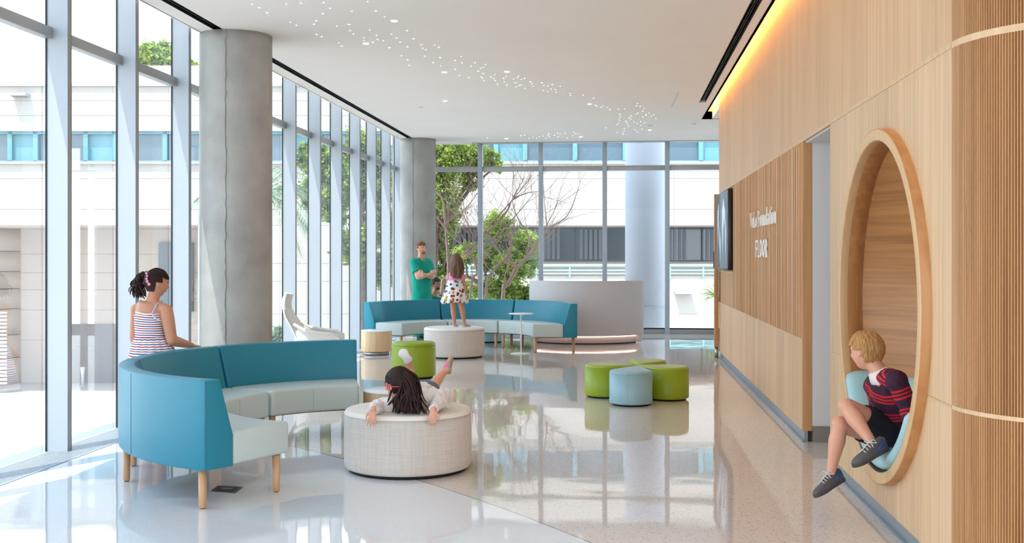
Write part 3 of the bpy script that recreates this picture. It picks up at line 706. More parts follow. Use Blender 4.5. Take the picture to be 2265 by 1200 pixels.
# reception desk
a_, b_, mid = C(.30, 18.95), C(2.30, 18.95), C(1.28, 18.46)
def arc3(a, b, mm, n):
    ch = (b-a); L_ = ch.length; h = (mm-(a+b)/2).length; Rr = (L_*L_/4+h*h)/(2*h); dirn = (mm-(a+b)/2).normalized(); cc = mm-dirn*Rr
    a0 = math.asin(L_/2/Rr); x = ch.normalized(); return cc, Rr, dirn, x, [(-a0+2*a0*i/n) for i in range(n+1)]
cc, Rr, dn, xd, an = arc3(a_, b_, mid, 40)
def deskstrip(r0, r1, z0, z1, k0=0, k1=40):
    m = M(); vs = []
    for a in an[k0:k1+1]:
        d = dn*math.cos(a)+xd*math.sin(a)
        for r, z in ((r0, z0), (r0, z1), (r1, z1), (r1, z0)): vs.append(V(((cc+d*r).x, (cc+d*r).y, z)))
    n = k1-k0; m.add(vs, [(i*4+j, i*4+(j+1) % 4, i*4+4+(j+1) % 4, i*4+4+j) for i in range(n) for j in range(4)] + [(3, 2, 1, 0), (4*n, 4*n+1, 4*n+2, 4*n+3)]); return m
t = thing('reception_desk', 'curved white reception desk with a glowing pink strip at its foot', 'desk', (mid.x, mid.y, 0))
deskstrip(Rr-.045, Rr, .15, 1.09).build('front_panel', DESKW, t, bevel=.004)
deskstrip(Rr-.30, Rr-.045, 1.05, 1.085).build('counter', DESKW, t, bevel=.003)
deskstrip(Rr-.75, Rr-.25, .70, .735, 2, 38).build('worktop', DESKW, t, bevel=.003)
deskstrip(Rr-.20, Rr-.15, 0, .15, 1, 39).build('toe_kick', DESKW, t)
deskstrip(Rr-.155, Rr-.045, .15, .17, 1, 39).build('underside', DESKW, t)
deskstrip(Rr-.148, Rr-.13, .128, .149, 1, 39).build('led_strip', LEDP, t)
deskstrip(Rr-.142, Rr-.132, .0, .02, 1, 39).build('toe_edge', BLACK, t)
for k in (0, 39): deskstrip(Rr-.70, Rr-.045, .02, 1.05, k, k+1).build('end_panel', DESKW, t)

# white high-back lounge chair
p = C(-2.42, 13.75)
t = thing('lounge_chair', 'white high-backed leather lounge chair behind the near sofa', 'chair', (p.x, p.y, 0), rotz=R(4)+YAW, local=True)
def shell(path, widths, th, name, mtl, n=14, curl=0.0, bow=0.0):
    m = M(); vs = []; k = len(path); w = 2*(n+1)
    for i, (x, z) in enumerate(path):
        x2, z2 = path[min(i+1, k-1)]; x1, z1 = path[max(i-1, 0)]; tx, tz = x2-x1, z2-z1; l = math.hypot(tx, tz); nx, nz = -tz/l, tx/l
        for side in (0, 1):
            for j in range(n+1):
                u = (j/n*2-1) * (1 if side == 0 else -1); b = bow*u*u*(widths[i]/.3); e = math.sqrt(max(0, 1-u**6))
                tt = (th/2*e)*(1 if side == 0 else -1) + b
                vs.append(V((x+nx*tt, u*widths[i], z+nz*tt)))
    m.add(vs, [(i*w+j, i*w+(j+1) % w, (i+1)*w+(j+1) % w, (i+1)*w+j) for i in range(k-1) for j in range(w)] + [tuple(reversed(range(w))), tuple(range((k-1)*w, k*w))], True)
    return m.build(name, mtl, t)
def crv(pts, n=6):
    out = []
    for i in range(len(pts)-1):
        p0 = pts[max(i-1, 0)]; p1 = pts[i]; p2 = pts[i+1]; p3 = pts[min(i+2, len(pts)-1)]
        for j in range(n):
            s = j/n; out.append(tuple(.5*((2*b)+(-a+c_)*s+(2*a-5*b+4*c_-d)*s*s+(-a+3*b-3*c_+d)*s**3) for a, b, c_, d in zip(p0, p1, p2, p3)))
    out.append(pts[-1]); return out
bp = crv([(-.16, .40, .22), (-.22, .50, .27), (-.30, .66, .27), (-.38, .78, .22), (-.415, .86, .15)])
shell([(a, b) for a, b, c_ in bp], [c_ for a, b, c_ in bp], .085, 'backrest', CHAIRW, bow=.05)
hp = crv([(-.405, .80, .11), (-.425, .88, .15), (-.42, .97, .15), (-.40, 1.04, .11)])
shell([(a, b) for a, b, c_ in hp], [c_ for a, b, c_ in hp], .10, 'headrest', CHAIRW, bow=.01)
sp = crv([(-.20, .42, .25), (0, .39, .27), (.18, .41, .27), (.25, .40, .25)])
shell([(a, b) for a, b, c_ in sp], [c_ for a, b, c_ in sp], .09, 'seat', CHAIRW)
for s in (-1, 1):
    m = M(); m.loft([(-.30, s*.26, .66), (-.16, s*.30, .585), (.02, s*.315, .56), (.17, s*.31, .545), (.25, s*.29, .50), (.255, s*.275, .42)], [.02, .04, .045, .045, .04, .03], [.02, .02, .02, .02, .02, .02], side=(0, 1, 0)); m.build('armrest', CHAIRW, t)
    m = M(); m.loft([(-.27, s*.25, .54), (-.16, s*.285, .50), (0, s*.30, .46), (.16, s*.295, .455), (.25, s*.28, .45)], [.10, .115, .11, .10, .07], [.022]*5, side=(0, 0, 1)); m.build('side_panel', CHAIRW, t)
m = M(); m.lathe([(.03, .04), (.022, .08), (.022, .34), (.06, .36)], (0, 0, 0), 20); m.build('post', CHROME, t)
for i in range(5):
    a = 2*PI*i/5; m = M(); m.loft([(0, 0, .07), (.15*math.cos(a), .15*math.sin(a), .05), (.31*math.cos(a), .31*math.sin(a), .018)], [.022, .018, .012], [.016, .012, .009], side=(0, 0, 1)); m.build('foot', CHROME, t)

# floor outlet box
pts = [C((x-HX)/F*(1.5*F/(y-HY)), 1.5*F/(y-HY)) for x, y in ((466, 1086), (520, 1090), (537, 1077), (482, 1074))]
t = thing('floor_outlet', 'dark square floor outlet box set in the terrazzo under the near sofa', 'outlet', (pts[0]+pts[2])/2)
m = M(); m.prism(pts, .0, .004); m.build('cover_plate', mat('outlet_plate', L(58, 60, 64), .4, .5), t)
c0 = sum(pts, V((0, 0, 0)))/4; m = M(); m.prism([c0+(q-c0)*.72 for q in pts], .004, .0055); m.build('lid', mat('outlet_lid', L(36, 38, 42), .5), t)
m = M(); m.prism([c0+(q-c0)*V((.45, .25, 0)) for q in pts], .0055, .007); m.build('flap', mat('outlet_flap', L(110, 114, 118), .4, .5), t)

# wall screen
t = thing('wall_screen', 'large black-edged flat screen mounted at the far end of the oak wall', 'television', (1.45, 15.2, 1.86))
m = M(); m.box((1.412, 14.42, 1.325), (1.478, 16.16, 2.40)); m.build('housing', mat('screen_housing', L(14, 14, 15), .3), t, bevel=.006)
m = M(); m.box((1.4105, 14.435, 1.345), (1.4125, 16.145, 2.385)); m.build('screen_glass', mat('screen_glass', L(30, 34, 40), .03, spec=1.0), t)
m = M()                   # dark leafy picture shown on the screen
for z0, y0, w_, h_, s_ in ((1.42, 14.7, .10, .75, .25), (1.50, 15.1, .14, .80, -.2), (1.40, 15.5, .12, .6, .3), (1.62, 15.8, .10, .65, -.25), (1.9, 14.9, .16, .4, .3)):
    m.prism([(0, 0), (w_, h_*.5), (w_*.9, h_*.8), (s_*.4, h_), (-w_*.5, h_*.55)], 0, .0006)
    k = len(m.v)-10
    for i in range(k, k+10): q = m.v[i]; m.v[i] = V((1.4100-q.z, y0+q.x, z0+q.y))
m.build('screen_picture', mat('screen_picture', L(168, 182, 196), .15, emit=L(150, 165, 180), es=.5), t)

# ---- wall lettering: raised letters built stroke by stroke
LETM = mat('letter_white', L(246, 244, 242), .5)
sg = thing('wall_sign', 'raised white letters on the slatted oak wall reading VoLo Foundation FLOOR', 'sign', (XR-.01, 11.8, 1.7))
def glyph(ch, serif):
    """stroke outlines in a box: x 0..w, y 0..1 (cap height); returns polygons and width"""
    P = []; th = .17 if serif else .15; tn = .055 if serif else .13
    def bar(x0, y0, x1, y1): P.append([(x0, y0), (x1, y0), (x1, y1), (x0, y1)])
    def ser(x, y, w=.16): bar(x-w, y, x+w, y+.05)
    def arc(cx, cy, rx, ry, a0, a1, n=20):
        out = []; inn = []
        for i in range(n+1):
            a = R(a0+(a1-a0)*i/n); tt = tn+(th-tn)*abs(math.cos(a))
            out.append((cx+rx*math.cos(a), cy+ry*math.sin(a))); inn.append((cx+(rx-tt)*math.cos(a), cy+(ry-(tn if serif else th)*1.0)*math.sin(a)))
        for i in range(n): P.append([inn[i], out[i], out[i+1], inn[i+1]])
    xh = .66
    if ch == 'V':
        P.append([(.02, 1), (.02+th, 1), (.46, .0), (.36, 0)]); P.append([(.40, 0), (.46, 0), (.76, 1), (.70, 1)]); ser(.10, .95, .13); ser(.72, .95, .11); return P, .86
    if ch == 'L':
        bar(.10, 0, .10+th, 1); bar(.10, 0, .60, .06 if serif else .13)
        if serif: ser(.18, .95); ser(.14, 0, .12); P.append([(.55, 0), (.62, 0), (.62, .26), (.59, .26)])
        return P, .70
    if ch == 'F':
        bar(.10, 0, .10+th, 1); bar(.10, .94 if serif else .87, .60, 1); bar(.10, .47 if serif else .45, .48, .53 if serif else .58)
        if serif: ser(.18, 0); P.append([(.57, .74), (.60, .74), (.60, 1), (.55, 1)]); bar(.46, .40, .49, .60); ser(.14, .95, .12)
        return P, .66
    if ch == 'O': arc(.36, .5, .33, .5, 0, 360, 32); return P, .78
    if ch == 'R':
        bar(.10, 0, .10+th, 1); arc(.28, .73, .30, .27, -90, 90); bar(.10, .87, .30, 1); bar(.10, .46, .30, .59)
        P.append([(.30, .48), (.45, .48), (.62, 0), (.46, 0)]); return P, .70
    if ch == 'o': arc(.30, xh/2, .28, xh/2, 0, 360, 28); return P, .64
    if ch in 'un':
        if ch == 'n': bar(.08, 0, .08+th, xh); bar(.44, 0, .44+th, xh*.62); arc(.345, xh*.62, .265, xh*.38, 0, 140); ser(.16, 0, .13); ser(.52, 0, .13); bar(.0, xh-.05, .12, xh)
        else: bar(.08, xh*.38, .08+th, xh); bar(.44, 0, .44+th, xh); arc(.345, xh*.38, .265, xh*.38, 180, 320); bar(.0, xh-.05, .12, xh); bar(.36, xh-.05, .46, xh); bar(.58, 0, .68, .05)
        return P, .74
    if ch == 'd': arc(.30, xh/2, .27, xh/2, 30, 330, 26); bar(.42, 0, .42+th, 1.06); bar(.34, 1.01, .44, 1.06); bar(.58, 0, .68, .05); return P, .74
    if ch == 'a': bar(.38, 0, .38+th, xh*.7); arc(.29, xh*.66, .24, xh*.34, 0, 150); arc(.28, .19, .24, .20, 20, 340, 22); bar(.54, 0, .62, .05); return P, .66
    if ch == 't': bar(.12, .1, .12+th, .86); bar(.0, xh-.05, .40, xh); arc(.30, .14, .17, .14, 180, 320, 10); return P, .46
    if ch == 'i': bar(.10, 0, .10+th, xh); ser(.18, 0, .14); bar(.02, xh-.05, .14, xh); P.append([(.185+.105*math.cos(2*PI*i/12), .90+.09*math.sin(2*PI*i/12)) for i in range(12)]); return P, .40
    return P, .34
def write(text, y_start, z0, capw, caph, serif):
    y = y_start
    for ch in text:
        P, w = glyph(ch, serif)
        if P:
            m = M()
            for pi_, poly in enumerate(P):
                e_ = pi_*.00006 if len(P) > 12 else pi_*.0004
                k = len(poly); pts = [(y-px_*capw, z0+py_*caph) for px_, py_ in poly]
                vs = [V((XR-.020-e_, a, b)) for a, b in pts] + [V((XR-.0145, a, b)) for a, b in pts]
                m.add(vs, [tuple(range(k)), tuple(reversed(range(k, 2*k)))] + [(i, k+i, k+(i+1) % k, (i+1) % k) for i in range(k)])
            m.build('letter', LETM, sg)
        y -= w*capw
    return y
# sign spans y 12.93 -> 10.78 (VoLo Foundation) and 12.2 -> 11.35 (FLOOR)
write('VoLo Foundation', 12.42, 1.82, .2156, .168, True)
write('FLOOR', 11.94, 1.495, .265, .185, False)

# ================================================================== OUTSIDE
STUC = mat('stucco_cream', L(180, 173, 165), .9, noise_amt=.02, noise_scale=.5)
STUC2 = mat('stucco_lower', L(208, 195, 186), .9, noise_amt=.03, noise_scale=.6)
TFR = mat('teal_window_frame', L(104, 152, 162), .5)
WPANE = mat('far_window_pane', L(82, 106, 118), .06, spec=1.0)
WPANE2 = mat('far_dark_pane', L(62, 78, 92), .08, spec=.9)
RAILM = mat('turquoise_rail', L(150, 214, 214), .45)
GRD = mat('pale_pavement', L(206, 203, 198), .9, noise_amt=.05, noise_scale=.7)
CURT = mat('curtain_fabric', L(120, 130, 142), .9)
GZ = -2.9
m = M(); m.prism([C(-70, -30), C(60, -30), C(60, 120), C(-70, 120)], GZ-.3, GZ); struct(m.build('ground', GRD))
def cb(m, X0, X1, Za, Zb, z0, z1): m.prism([C(X0, Za), C(X1, Za), C(X1, Zb), C(X0, Zb)], z0, z1); return m
FZ = 33.5
bld = thing('court_building', 'long pale stucco building across the court with ribbon windows', 'building', C(-10, FZ, GZ))
def band(X0, X1, zs, Zf, mt=STUC, w=6.2, th=.25, nm='wall_panel'):
    n = max(1, round((X1-X0)/w))
    for i in range(n):
        a, b = X0+(X1-X0)*i/n, X0+(X1-X0)*(i+1)/n
        for z0, z1 in zip(zs, zs[1:]):
            m = M(); cb(m, a+.003, b-.003, Zf, Zf+th, z0+.004, z1-.004); m.build(nm, mt, bld)
band(-34, 11.5, [5.38, 5.86, 6.32, 6.76], FZ)
band(-34, 11.5, [2.48, 2.97, 3.92, 4.40], FZ)
m = M(); cb(m, -34, 11.5, FZ+.2, FZ+10, 2.48, 4.40); cb(m, -34, 11.5, FZ+.5, FZ+10, 4.40, 6.70); cb(m, -34, 11.5, FZ+.2, FZ+.6, 5.38, 6.74); m.build('core_wall', STUC2, bld)
m = M(); cb(m, -34, 11.6, FZ-.08, FZ+.4, 6.76, 6.84); cb(m, -34, 11.6, FZ-.10, FZ+.3, 4.37, 4.44); m.build('coping', STUC, bld)
x = -33.8; i = 0; rg = random.Random(21)
while x < 11.0:
    w = (1.55, .9, 1.55, 1.55, .8)[i % 5]
    f = M(); cb(f, x, x+.07, FZ+.08, FZ+.3, 4.44, 5.38); cb(f, x+w-.07, x+w, FZ+.08, FZ+.3, 4.44, 5.38); cb(f, x, x+w, FZ+.08, FZ+.3, 5.30, 5.38); cb(f, x, x+w, FZ+.08, FZ+.3, 4.44, 4.49)
    fo = f.build('window', TFR, bld)
    m = M(); cb(m, x+.07, x+w-.07, FZ+.20, FZ+.24, 4.49, 5.30); m.build('pane', TFR if i % 5 in (1, 4) else WPANE, fo)
    x += w; i += 1
# recessed ground floor to the left
m = M()
band(-34, -9.7, [GZ, -1.4, -.35, .35, .95, 1.6, 2.48], 38.0, STUC2, 8.0)
m = M(); cb(m, -34, -9.7, 38.2, 39, GZ, 2.48); m.build('core_wall', STUC2, bld)
for zi, (z0, z1) in enumerate(zip([GZ, -2.0, -1.2, -.3, .4, 1.0, 1.7], [-2.0, -1.2, -.3, .4, 1.0, 1.7, 2.48])):
    m = M(); q = [C(-20.6+3.6*math.cos(a), 39.2+3.6*math.sin(a)) for a in [PI+PI*k/36 for k in range(37)]]; m.prism(q, z0+.01, z1-.01, smooth=True); m.build('curved_wall_panel', STUC2, bld)
for X, w, z0, z1, mt_ in ((-15.6, 1.7, GZ, -.85, mat('service_door', L(150, 144, 144), .7)), (-12.35, 1.2, -.4, 2.0, WPANE2), (-10.9, .9, -.4, 2.2, WPANE2)):
    m = M(); cb(m, X, X+w, 37.9, 38.1, z0, z1); m.build('opening', mt_, bld)
m = M()
for k in range(20): cb(m, -18.0, -16.3, 35.0, 35.05, -2.6+k*.12, -2.54+k*.12)
o = m.build('louvre', mat('louvre_white', L(214, 206, 204), .7), bld); o['kind'] = 'stuff'
# solid wall in the middle, balcony to the right
band(-9.7, -2.2, [GZ, -1.3, -.26, .75, 1.3, 2.48], FZ, STUC, 3.7)
m = M(); cb(m, -9.6, -2.3, FZ+.2, FZ+1, GZ, 2.48); cb(m, -2.3, 11.5, FZ+.2, FZ+.6, GZ, .86); cb(m, -2.3, 11.5, FZ+.3, 36.4, .2, .5); cb(m, -2.3, 11.5, 36.2, 36.5, .4, 1.36); m.build('core_wall', STUC2, bld)
band(-2.2, 11.5, [-.26, .91], FZ, STUC, 7); band(-2.2, 11.5, [GZ, -.26], FZ, STUC2, 7)
x = -2.1; i = 0
while x < 11.2:
    w = (1.7, 1.1, 1.4)[i % 3]
    f = M(); cb(f, x, x+.05, 36.05, 36.25, 1.36, 2.5); cb(f, x, x+w, 36.05, 36.25, 2.44, 2.5); cb(f, x, x+w, 36.05, 36.25, 1.36, 1.40); fo = f.build('window', mat('dark_frame', L(70, 84, 96), .5), bld)
    m = M(); cb(m, x+.05, x+w, 36.12, 36.15, 1.40, 2.44); m.build('pane', WPANE2, fo)
    if i % 3 != 1: 
        m = M()
        for k in range(5): cb(m, x+.15+k*.16, x+.25+k*.16, 36.08, 36.11, 1.42, 2.42)
        q = m.build('curtain', CURT, fo)
    x += w; i += 1
def rail(nm, zs, r):
    for z in zs: m = M(); m.loft([C(-4.5, FZ-.05, z), C(11.5, FZ-.05, z)], r, n=8); m.build(nm, RAILM, bld)
rail('rail', [1.24], .04); rail('rail', [1.09, .99], .022)
for k in range(16): X = -4.4+k*1.03; m = M(); m.loft([C(X, FZ-.05, .85), C(X, FZ-.05, 1.24)], .022, n=8); m.build('rail_post', RAILM, bld)
for px, py, lab in ((48.5, 208, 'small white box lamp high on the pale building, seen at the left'), (1510, 643, 'small box lamp low on the pale wall beyond the back windows')):
    c_ = U(px, py, FZ-.2); X = (px-HX)/F*FZ; z = CH+(HY-py)/F*FZ
    t = thing('wall_lamp', lab, 'lamp', C(X, FZ-.1, z)); m = M(); cb(m, X-.26, X+.26, FZ-.32, FZ, z-.09, z); m.build('lamp_body', mat('lamp_grey', L(170, 168, 168), .5), t); m = M(); cb(m, X-.22, X+.22, FZ-.30, FZ-.05, z-.10, z-.09); m.build('diffuser', mat('lamp_dark', L(120, 118, 116), .5), t)
m = M(); cb(m, -14, -9.2, 38, 42, 6.84, 8.2); tag(m.build('plant_room', STUC), 'pale flat-topped roof enclosure on the building across the court', 'roof enclosure')
for px, py, lab in ((183, 854, 'white path light post, left of the pair outside'), (226.5, 845, 'white path light post, right of the pair outside')):
    Z = 4.4*F/(py-HY); p = C((px-HX)/F*Z, Z, GZ); t = thing('path_light', lab, 'path light', p)
    m = M(); m.lathe([(.12, 0), (.12, .03), (.06, .05)], p, 16); m.build('foot', STUC2, t); m = M(); m.lathe([(.045, .03), (.05, .4), (.085, .66)], p, 16); m.build('post', WGLOSS, t)
# white round column just outside the back windows
p = C(2.83, 23.0); t = thing('exterior_column', 'white round column standing just outside the back windows', 'column', (p.x, p.y, GZ)); m = M(); m.lathe([(.43, GZ), (.43, 5.2)], (p.x, p.y, 0), 48); m.build('shaft', mat('column_white', L(182, 186, 194), .7), t); m = M(); m.lathe([(.46, .45), (.46, .47)], (p.x, p.y, 0), 48); m.build('band', mat('column_joint', L(180, 186, 196), .7), t)

# ---- vegetation
def leaf_mat(name, shade_tone, sunlit_tone):
    m = bpy.data.materials.new(name); m.use_nodes = True; nt = m.node_tree; N = nt.nodes; K = nt.links
    for n in list(N): N.remove(n)
    o = N.new('ShaderNodeOutputMaterial'); d = N.new('ShaderNodeBsdfDiffuse'); tr = N.new('ShaderNodeBsdfTranslucent'); x = N.new('ShaderNodeMixShader'); x.inputs[0].default_value = .35
    g = N.new('ShaderNodeNewGeometry'); n = N.new('ShaderNodeTexNoise'); n.inputs['Scale'].default_value = 5; n.inputs['Detail'].default_value = 4; K.new(g.outputs['Position'], n.inputs['Vector'])
    r = N.new('ShaderNodeValToRGB'); r.color_ramp.elements[0].position = .35; r.color_ramp.elements[1].position = .62; r.color_ramp.elements[0].color = (*shade_tone, 1); r.color_ramp.elements[1].color = (*sunlit_tone, 1)  # noise mixes a shaded and a sunlit leaf tone into the colour
    K.new(n.outputs[0], r.inputs[0]); K.new(r.outputs[0], d.inputs[0]); K.new(r.outputs[0], tr.inputs[0]); K.new(d.outputs[0], x.inputs[1]); K.new(tr.outputs[0], x.inputs[2]); K.new(x.outputs[0], o.inputs[0])
    MATS[name] = m; return m
LEAF = leaf_mat('leaf_green', L(60, 84, 42), L(172, 190, 92)); LEAF2 = leaf_mat('leaf_light', L(98, 124, 62), L(184, 200, 108)); PALMM = leaf_mat('palm_green', L(96, 124, 92), L(178, 196, 160))
BARK = mat('bark_brown', L(116, 96, 82), .9, noise_amt=.2, noise_scale=8); BAREM = mat('pale_pink_bark', L(160, 130, 118), .8, noise_amt=.15, noise_scale=5)
def blobs_px(lst, Z, sp, rg): return [(U(x, y, Z+rg.uniform(-sp, sp)), r/F*Z) for x, y, r in lst]
def tree(name, label, blobs, trunk, nleaf, ls, lm, seed, group=None, cat='tree'):
    rg = random.Random(seed); base = trunk[0][0]
    t = thing(name, label, cat, base, group)
    tot = sum(r**2 for _, r in blobs); m = M(); vs = []; fs = []
    for c, r in blobs:
        k = int(nleaf*r*r/tot)
        tufts = [(V((rg.gauss(0, 1), rg.gauss(0, 1), rg.gauss(0, 1))).normalized()*r*rg.uniform(.45, 1.0)+c, r*rg.uniform(.16, .34)) for _ in range(max(5, k//45))]
        for i in range(k):
            tc_, tr_ = rg.choice(tufts); p = tc_ + V((rg.gauss(0, .6), rg.gauss(0, .6), rg.gauss(0, .5)))*tr_
            d = V((rg.gauss(0, 1), rg.gauss(0, 1), rg.gauss(-.1, .7))).normalized(); s = d.orthogonal().normalized(); a = rg.uniform(0, 6.28)
            s = s*math.cos(a)+d.cross(s)*math.sin(a); l = ls*rg.uniform(.6, 1.3); w = l*.33; b = len(vs)
            vs += [p, p+d*l*.5+s*w, p+d*l, p+d*l*.5-s*w]; fs.append((b, b+1, b+2, b+3))
    m.add(vs, fs); o = m.build('foliage', lm, t); o['kind'] = 'stuff'
    m = M()
    for pts, r0, r1 in [(tr[0:1][0], 0, 0) for tr in []]: pass
    pts = trunk[0:]; m.loft([p for p, r in pts], [r for p, r in pts], n=8)
    top = pts[-1][0]
    for c, r in blobs: m.loft([top.lerp(pts[-2][0], rg.random()*.6), top.lerp(c, .6)+V((rg.uniform(-.3, .3),)*3), c], [.06, .04, .015], n=6)
    m.build('trunk', BARK, t); return t
rg = random.Random(4)
def G(px, Z): return C((px-HX)/F*Z, Z, GZ)
tree('evergreen_tree', 'dense green leafy tree filling the back windows beside the far column', blobs_px([(930, 340, 55), (985, 335, 60), (1035, 345, 45), (1080, 352, 26), (955, 420, 55), (900, 430, 45), (985, 480, 38), (950, 540, 50), (995, 610, 42), (905, 560, 50), (1045, 395, 26), (965, 640, 40), (1100, 365, 14)], 26, 1.0, rg), [(G(960, 26), .2), (U(955, 600, 26), .14), (U(965, 480, 26), .10)], 60000, .066, LEAF, 31)
tree('evergreen_tree', 'green leafy tree seen between the fins left of the far column', blobs_px([(690, 350, 36), (740, 400, 50), (690, 430, 36), (800, 420, 52), (850, 400, 45), (845, 500, 45), (790, 540, 45), (740, 460, 35), (850, 600, 40), (800, 330, 45)], 28, 1.0, rg), [(G(800, 28), .2), (U(800, 560, 28), .13), (U(790, 440, 28), .09)], 32000, .10, LEAF, 32)
tree('broadleaf_shrub', 'bright green shrub behind the bare branches at the back windows', blobs_px([(1100, 500, 34), (1165, 540, 34), (1130, 590, 36), (1080, 570, 30), (1170, 590, 22), (1120, 645, 36), (1075, 640, 30), (1165, 655, 30), (1030, 560, 26), (1035, 640, 26)], 24.6, .5, rg), [(G(1110, 24.6), .1), (U(1110, 700, 24.6), .08), (U(1110, 620, 24.6), .05)], 30000, .058, LEAF2, 33, cat='shrub')
tree('roof_tree', 'pale leafy treetop rising behind the roof of the far building', blobs_px([(330, 140, 36), (365, 150, 40), (345, 115, 28), (300, 165, 30), (415, 150, 20)], 48, 1.5, rg), [(G(345, 48), .3), (U(345, 300, 48), .2), (U(345, 180, 48), .12)], 12000, .20, LEAF2, 34)
tree('low_shrub', 'low grey-green shrub outside, right of the near column', blobs_px([(610, 740, 17), (622, 748, 12), (598, 752, 14)], 20, .2, rg), [(G(610, 20), .05), (U(610, 790, 20), .04), (U(610, 760, 20), .02)], 900, .09, PALMM, 35, cat='shrub')
# bare branching trees
def bare(label, mains, Z, seed):
    rg = random.Random(seed); p0 = U(*mains[0][0][0], Z); t = thing('bare_tree', label, 'tree', V((p0.x, p0.y, GZ)))
    def twig(m, p, d, l, r, dep):
        q = p; pts = [p]; 
        for i in range(4):
            d = (d + V((rg.gauss(0, .12), rg.gauss(0, .12), rg.gauss(.06, .1)))).normalized(); q = q + d*l/4; pts.append(q)
        m.loft(pts, [r*(1-.15*i) for i in range(5)], n=5)
        if dep > 0:
            for j in range(rg.choice((2, 3))):
                k = rg.choice((2, 3, 4)); a = (d + V((rg.gauss(0, .5), rg.gauss(0, .4), rg.gauss(.15, .35)))).normalized(); twig(m, pts[k], a, l*rg.uniform(.55, .8), r*.55, dep-1)
    done = []
    for ln, r0, r1 in mains:
        dz = rg.uniform(-.12, .12); pts = [U(x, y, Z+dz*(i/len(ln))) for i, (x, y) in enumerate(ln)]
        if ln[0][1] > 640: pts = [V((pts[0].x, pts[0].y, GZ))] + pts
        elif done: q0 = min(done, key=lambda q: (q-pts[0]).length); pts = [q0] + pts
        k = len(pts); rr = [.62*(r0+(r1-r0)*i/(k-1)) for i in range(k)]
        m = M(); cp = crv([tuple(p) for p in pts], 4); cr_ = crv([(r,)*3 for r in rr], 4)
        m.loft([V(p) for p in cp], [c[0] for c in cr_], n=8); done += [V(p) for p in cp]
        for j in range(5, len(cp)-1, 2):
            d = (V(cp[j+1])-V(cp[j])).normalized(); a = (d + V((rg.gauss(0, .7), rg.gauss(0, .4), rg.gauss(.1, .4)))).normalized(); twig(m, V(cp[j]), a, rg.uniform(.5, 1.1), max(.006, cr_[j][0]*.42), 2)
        m.build('branch', BAREM, t)
def cvt(s): return [(float(a)/3.159+960, float(b)/3.159+300) for a, b in (q.split(',') for q in s.split())]
bare('tall bare pinkish branching tree beyond the back windows, right of the green tree', [(cvt('480,1140 520,1040 590,910 650,840 730,720 790,650 930,560 1005,380'), .075, .012), (cvt('590,910 480,840 400,730 360,660'), .05, .012), (cvt('650,840 660,700 600,600 550,470 560,280'), .035, .01), (cvt('790,650 775,500 765,340'), .03, .008), (cvt('790,620 850,500 870,450'), .02, .008)], 23.4, 5)
bare('bare pale tree with crossing branches beside the girl in the patterned dress', [(cvt('50,1110 100,980 80,620 60,450 15,390'), .075, .02), (cvt('80,620 150,560 240,490 300,400'), .035, .01), (cvt('250,1140 300,950 240,800 120,700 20,560'), .05, .012), (cvt('360,1140 420,940 500,860 545,790'), .06, .02), (cvt('200,830 330,720 500,540 545,450 650,400 725,390'), .05, .01), (cvt('360,660 520,480 680,290'), .035, .01), (cvt('250,840 270,700 200,540 150,300'), .03, .01), (cvt('545,450 610,330 630,280'), .02, .008), (cvt('370,820 500,640 620,500 700,400'), .03, .008)], 22.8, 6)
# palm right of the near column
pc = U(586, 430, 27); t = thing('palm_tree', 'palm tree with long drooping fronds right of the near column', 'tree', V((pc.x, pc.y, GZ)))
m = M(); m.loft([V((pc.x, pc.y, GZ)), V((pc.x, pc.y, 0)), pc], [.2, .15, .12], n=10); m.build('trunk', BARK, t)
rg = random.Random(8)
for k in range(26):
    a = rg.uniform(0, 2*PI); el = rg.uniform(-.5, 1.1); d = V((math.cos(a)*math.cos(el), math.sin(a)*math.cos(el), math.sin(el))); m = M(); p = pc.copy(); pts = [p.copy()]
    for i in range(9): d = (d+V((0, 0, -.17))).normalized(); p = p+d*.21; pts.append(p.copy())
    m.loft(pts, [.012]*10, n=4)
    for i in range(1, 10):
        dd = (pts[i]-pts[i-1]).normalized(); s = dd.cross(V((0, 0, 1))).normalized()
        for sg_ in (-1, 1):
            for h in (0, .5):
                q = pts[i].lerp(pts[i-1], h); e = q+(s*sg_*.8+dd*.7+V((0, 0, -.55)))*.42; m.add([q, q+dd*.035, e], [(0, 1, 2)])
    m.build('frond', PALMM, t)
pc = U(1584, 648, 24); t = thing('spiky_plant', 'spiky green plant outside, peeking past the end of the oak wall', 'plant', V((pc.x, pc.y, GZ)))
m = M(); m.loft([V((pc.x, pc.y, GZ)), pc], [.05, .03], n=8); m.build('stem', BARK, t)
for k in range(26):
    a = rg.uniform(0, 2*PI); el = rg.uniform(-.6, 1.2); d = V((math.cos(a)*math.cos(el), math.sin(a)*math.cos(el), math.sin(el))); s = d.orthogonal().normalized(); q = pc+V((0, 0, -.05)); e = q+d*.22+V((0, 0, -.02)); f_ = q+d*.42+V((0, 0, -.1)); m = M(); m.add([q-s*.01, q+s*.01, e+s*.014, e-s*.014, f_], [(0, 1, 2, 3), (3, 2, 4)]); m.build('leaf', LEAF, t)

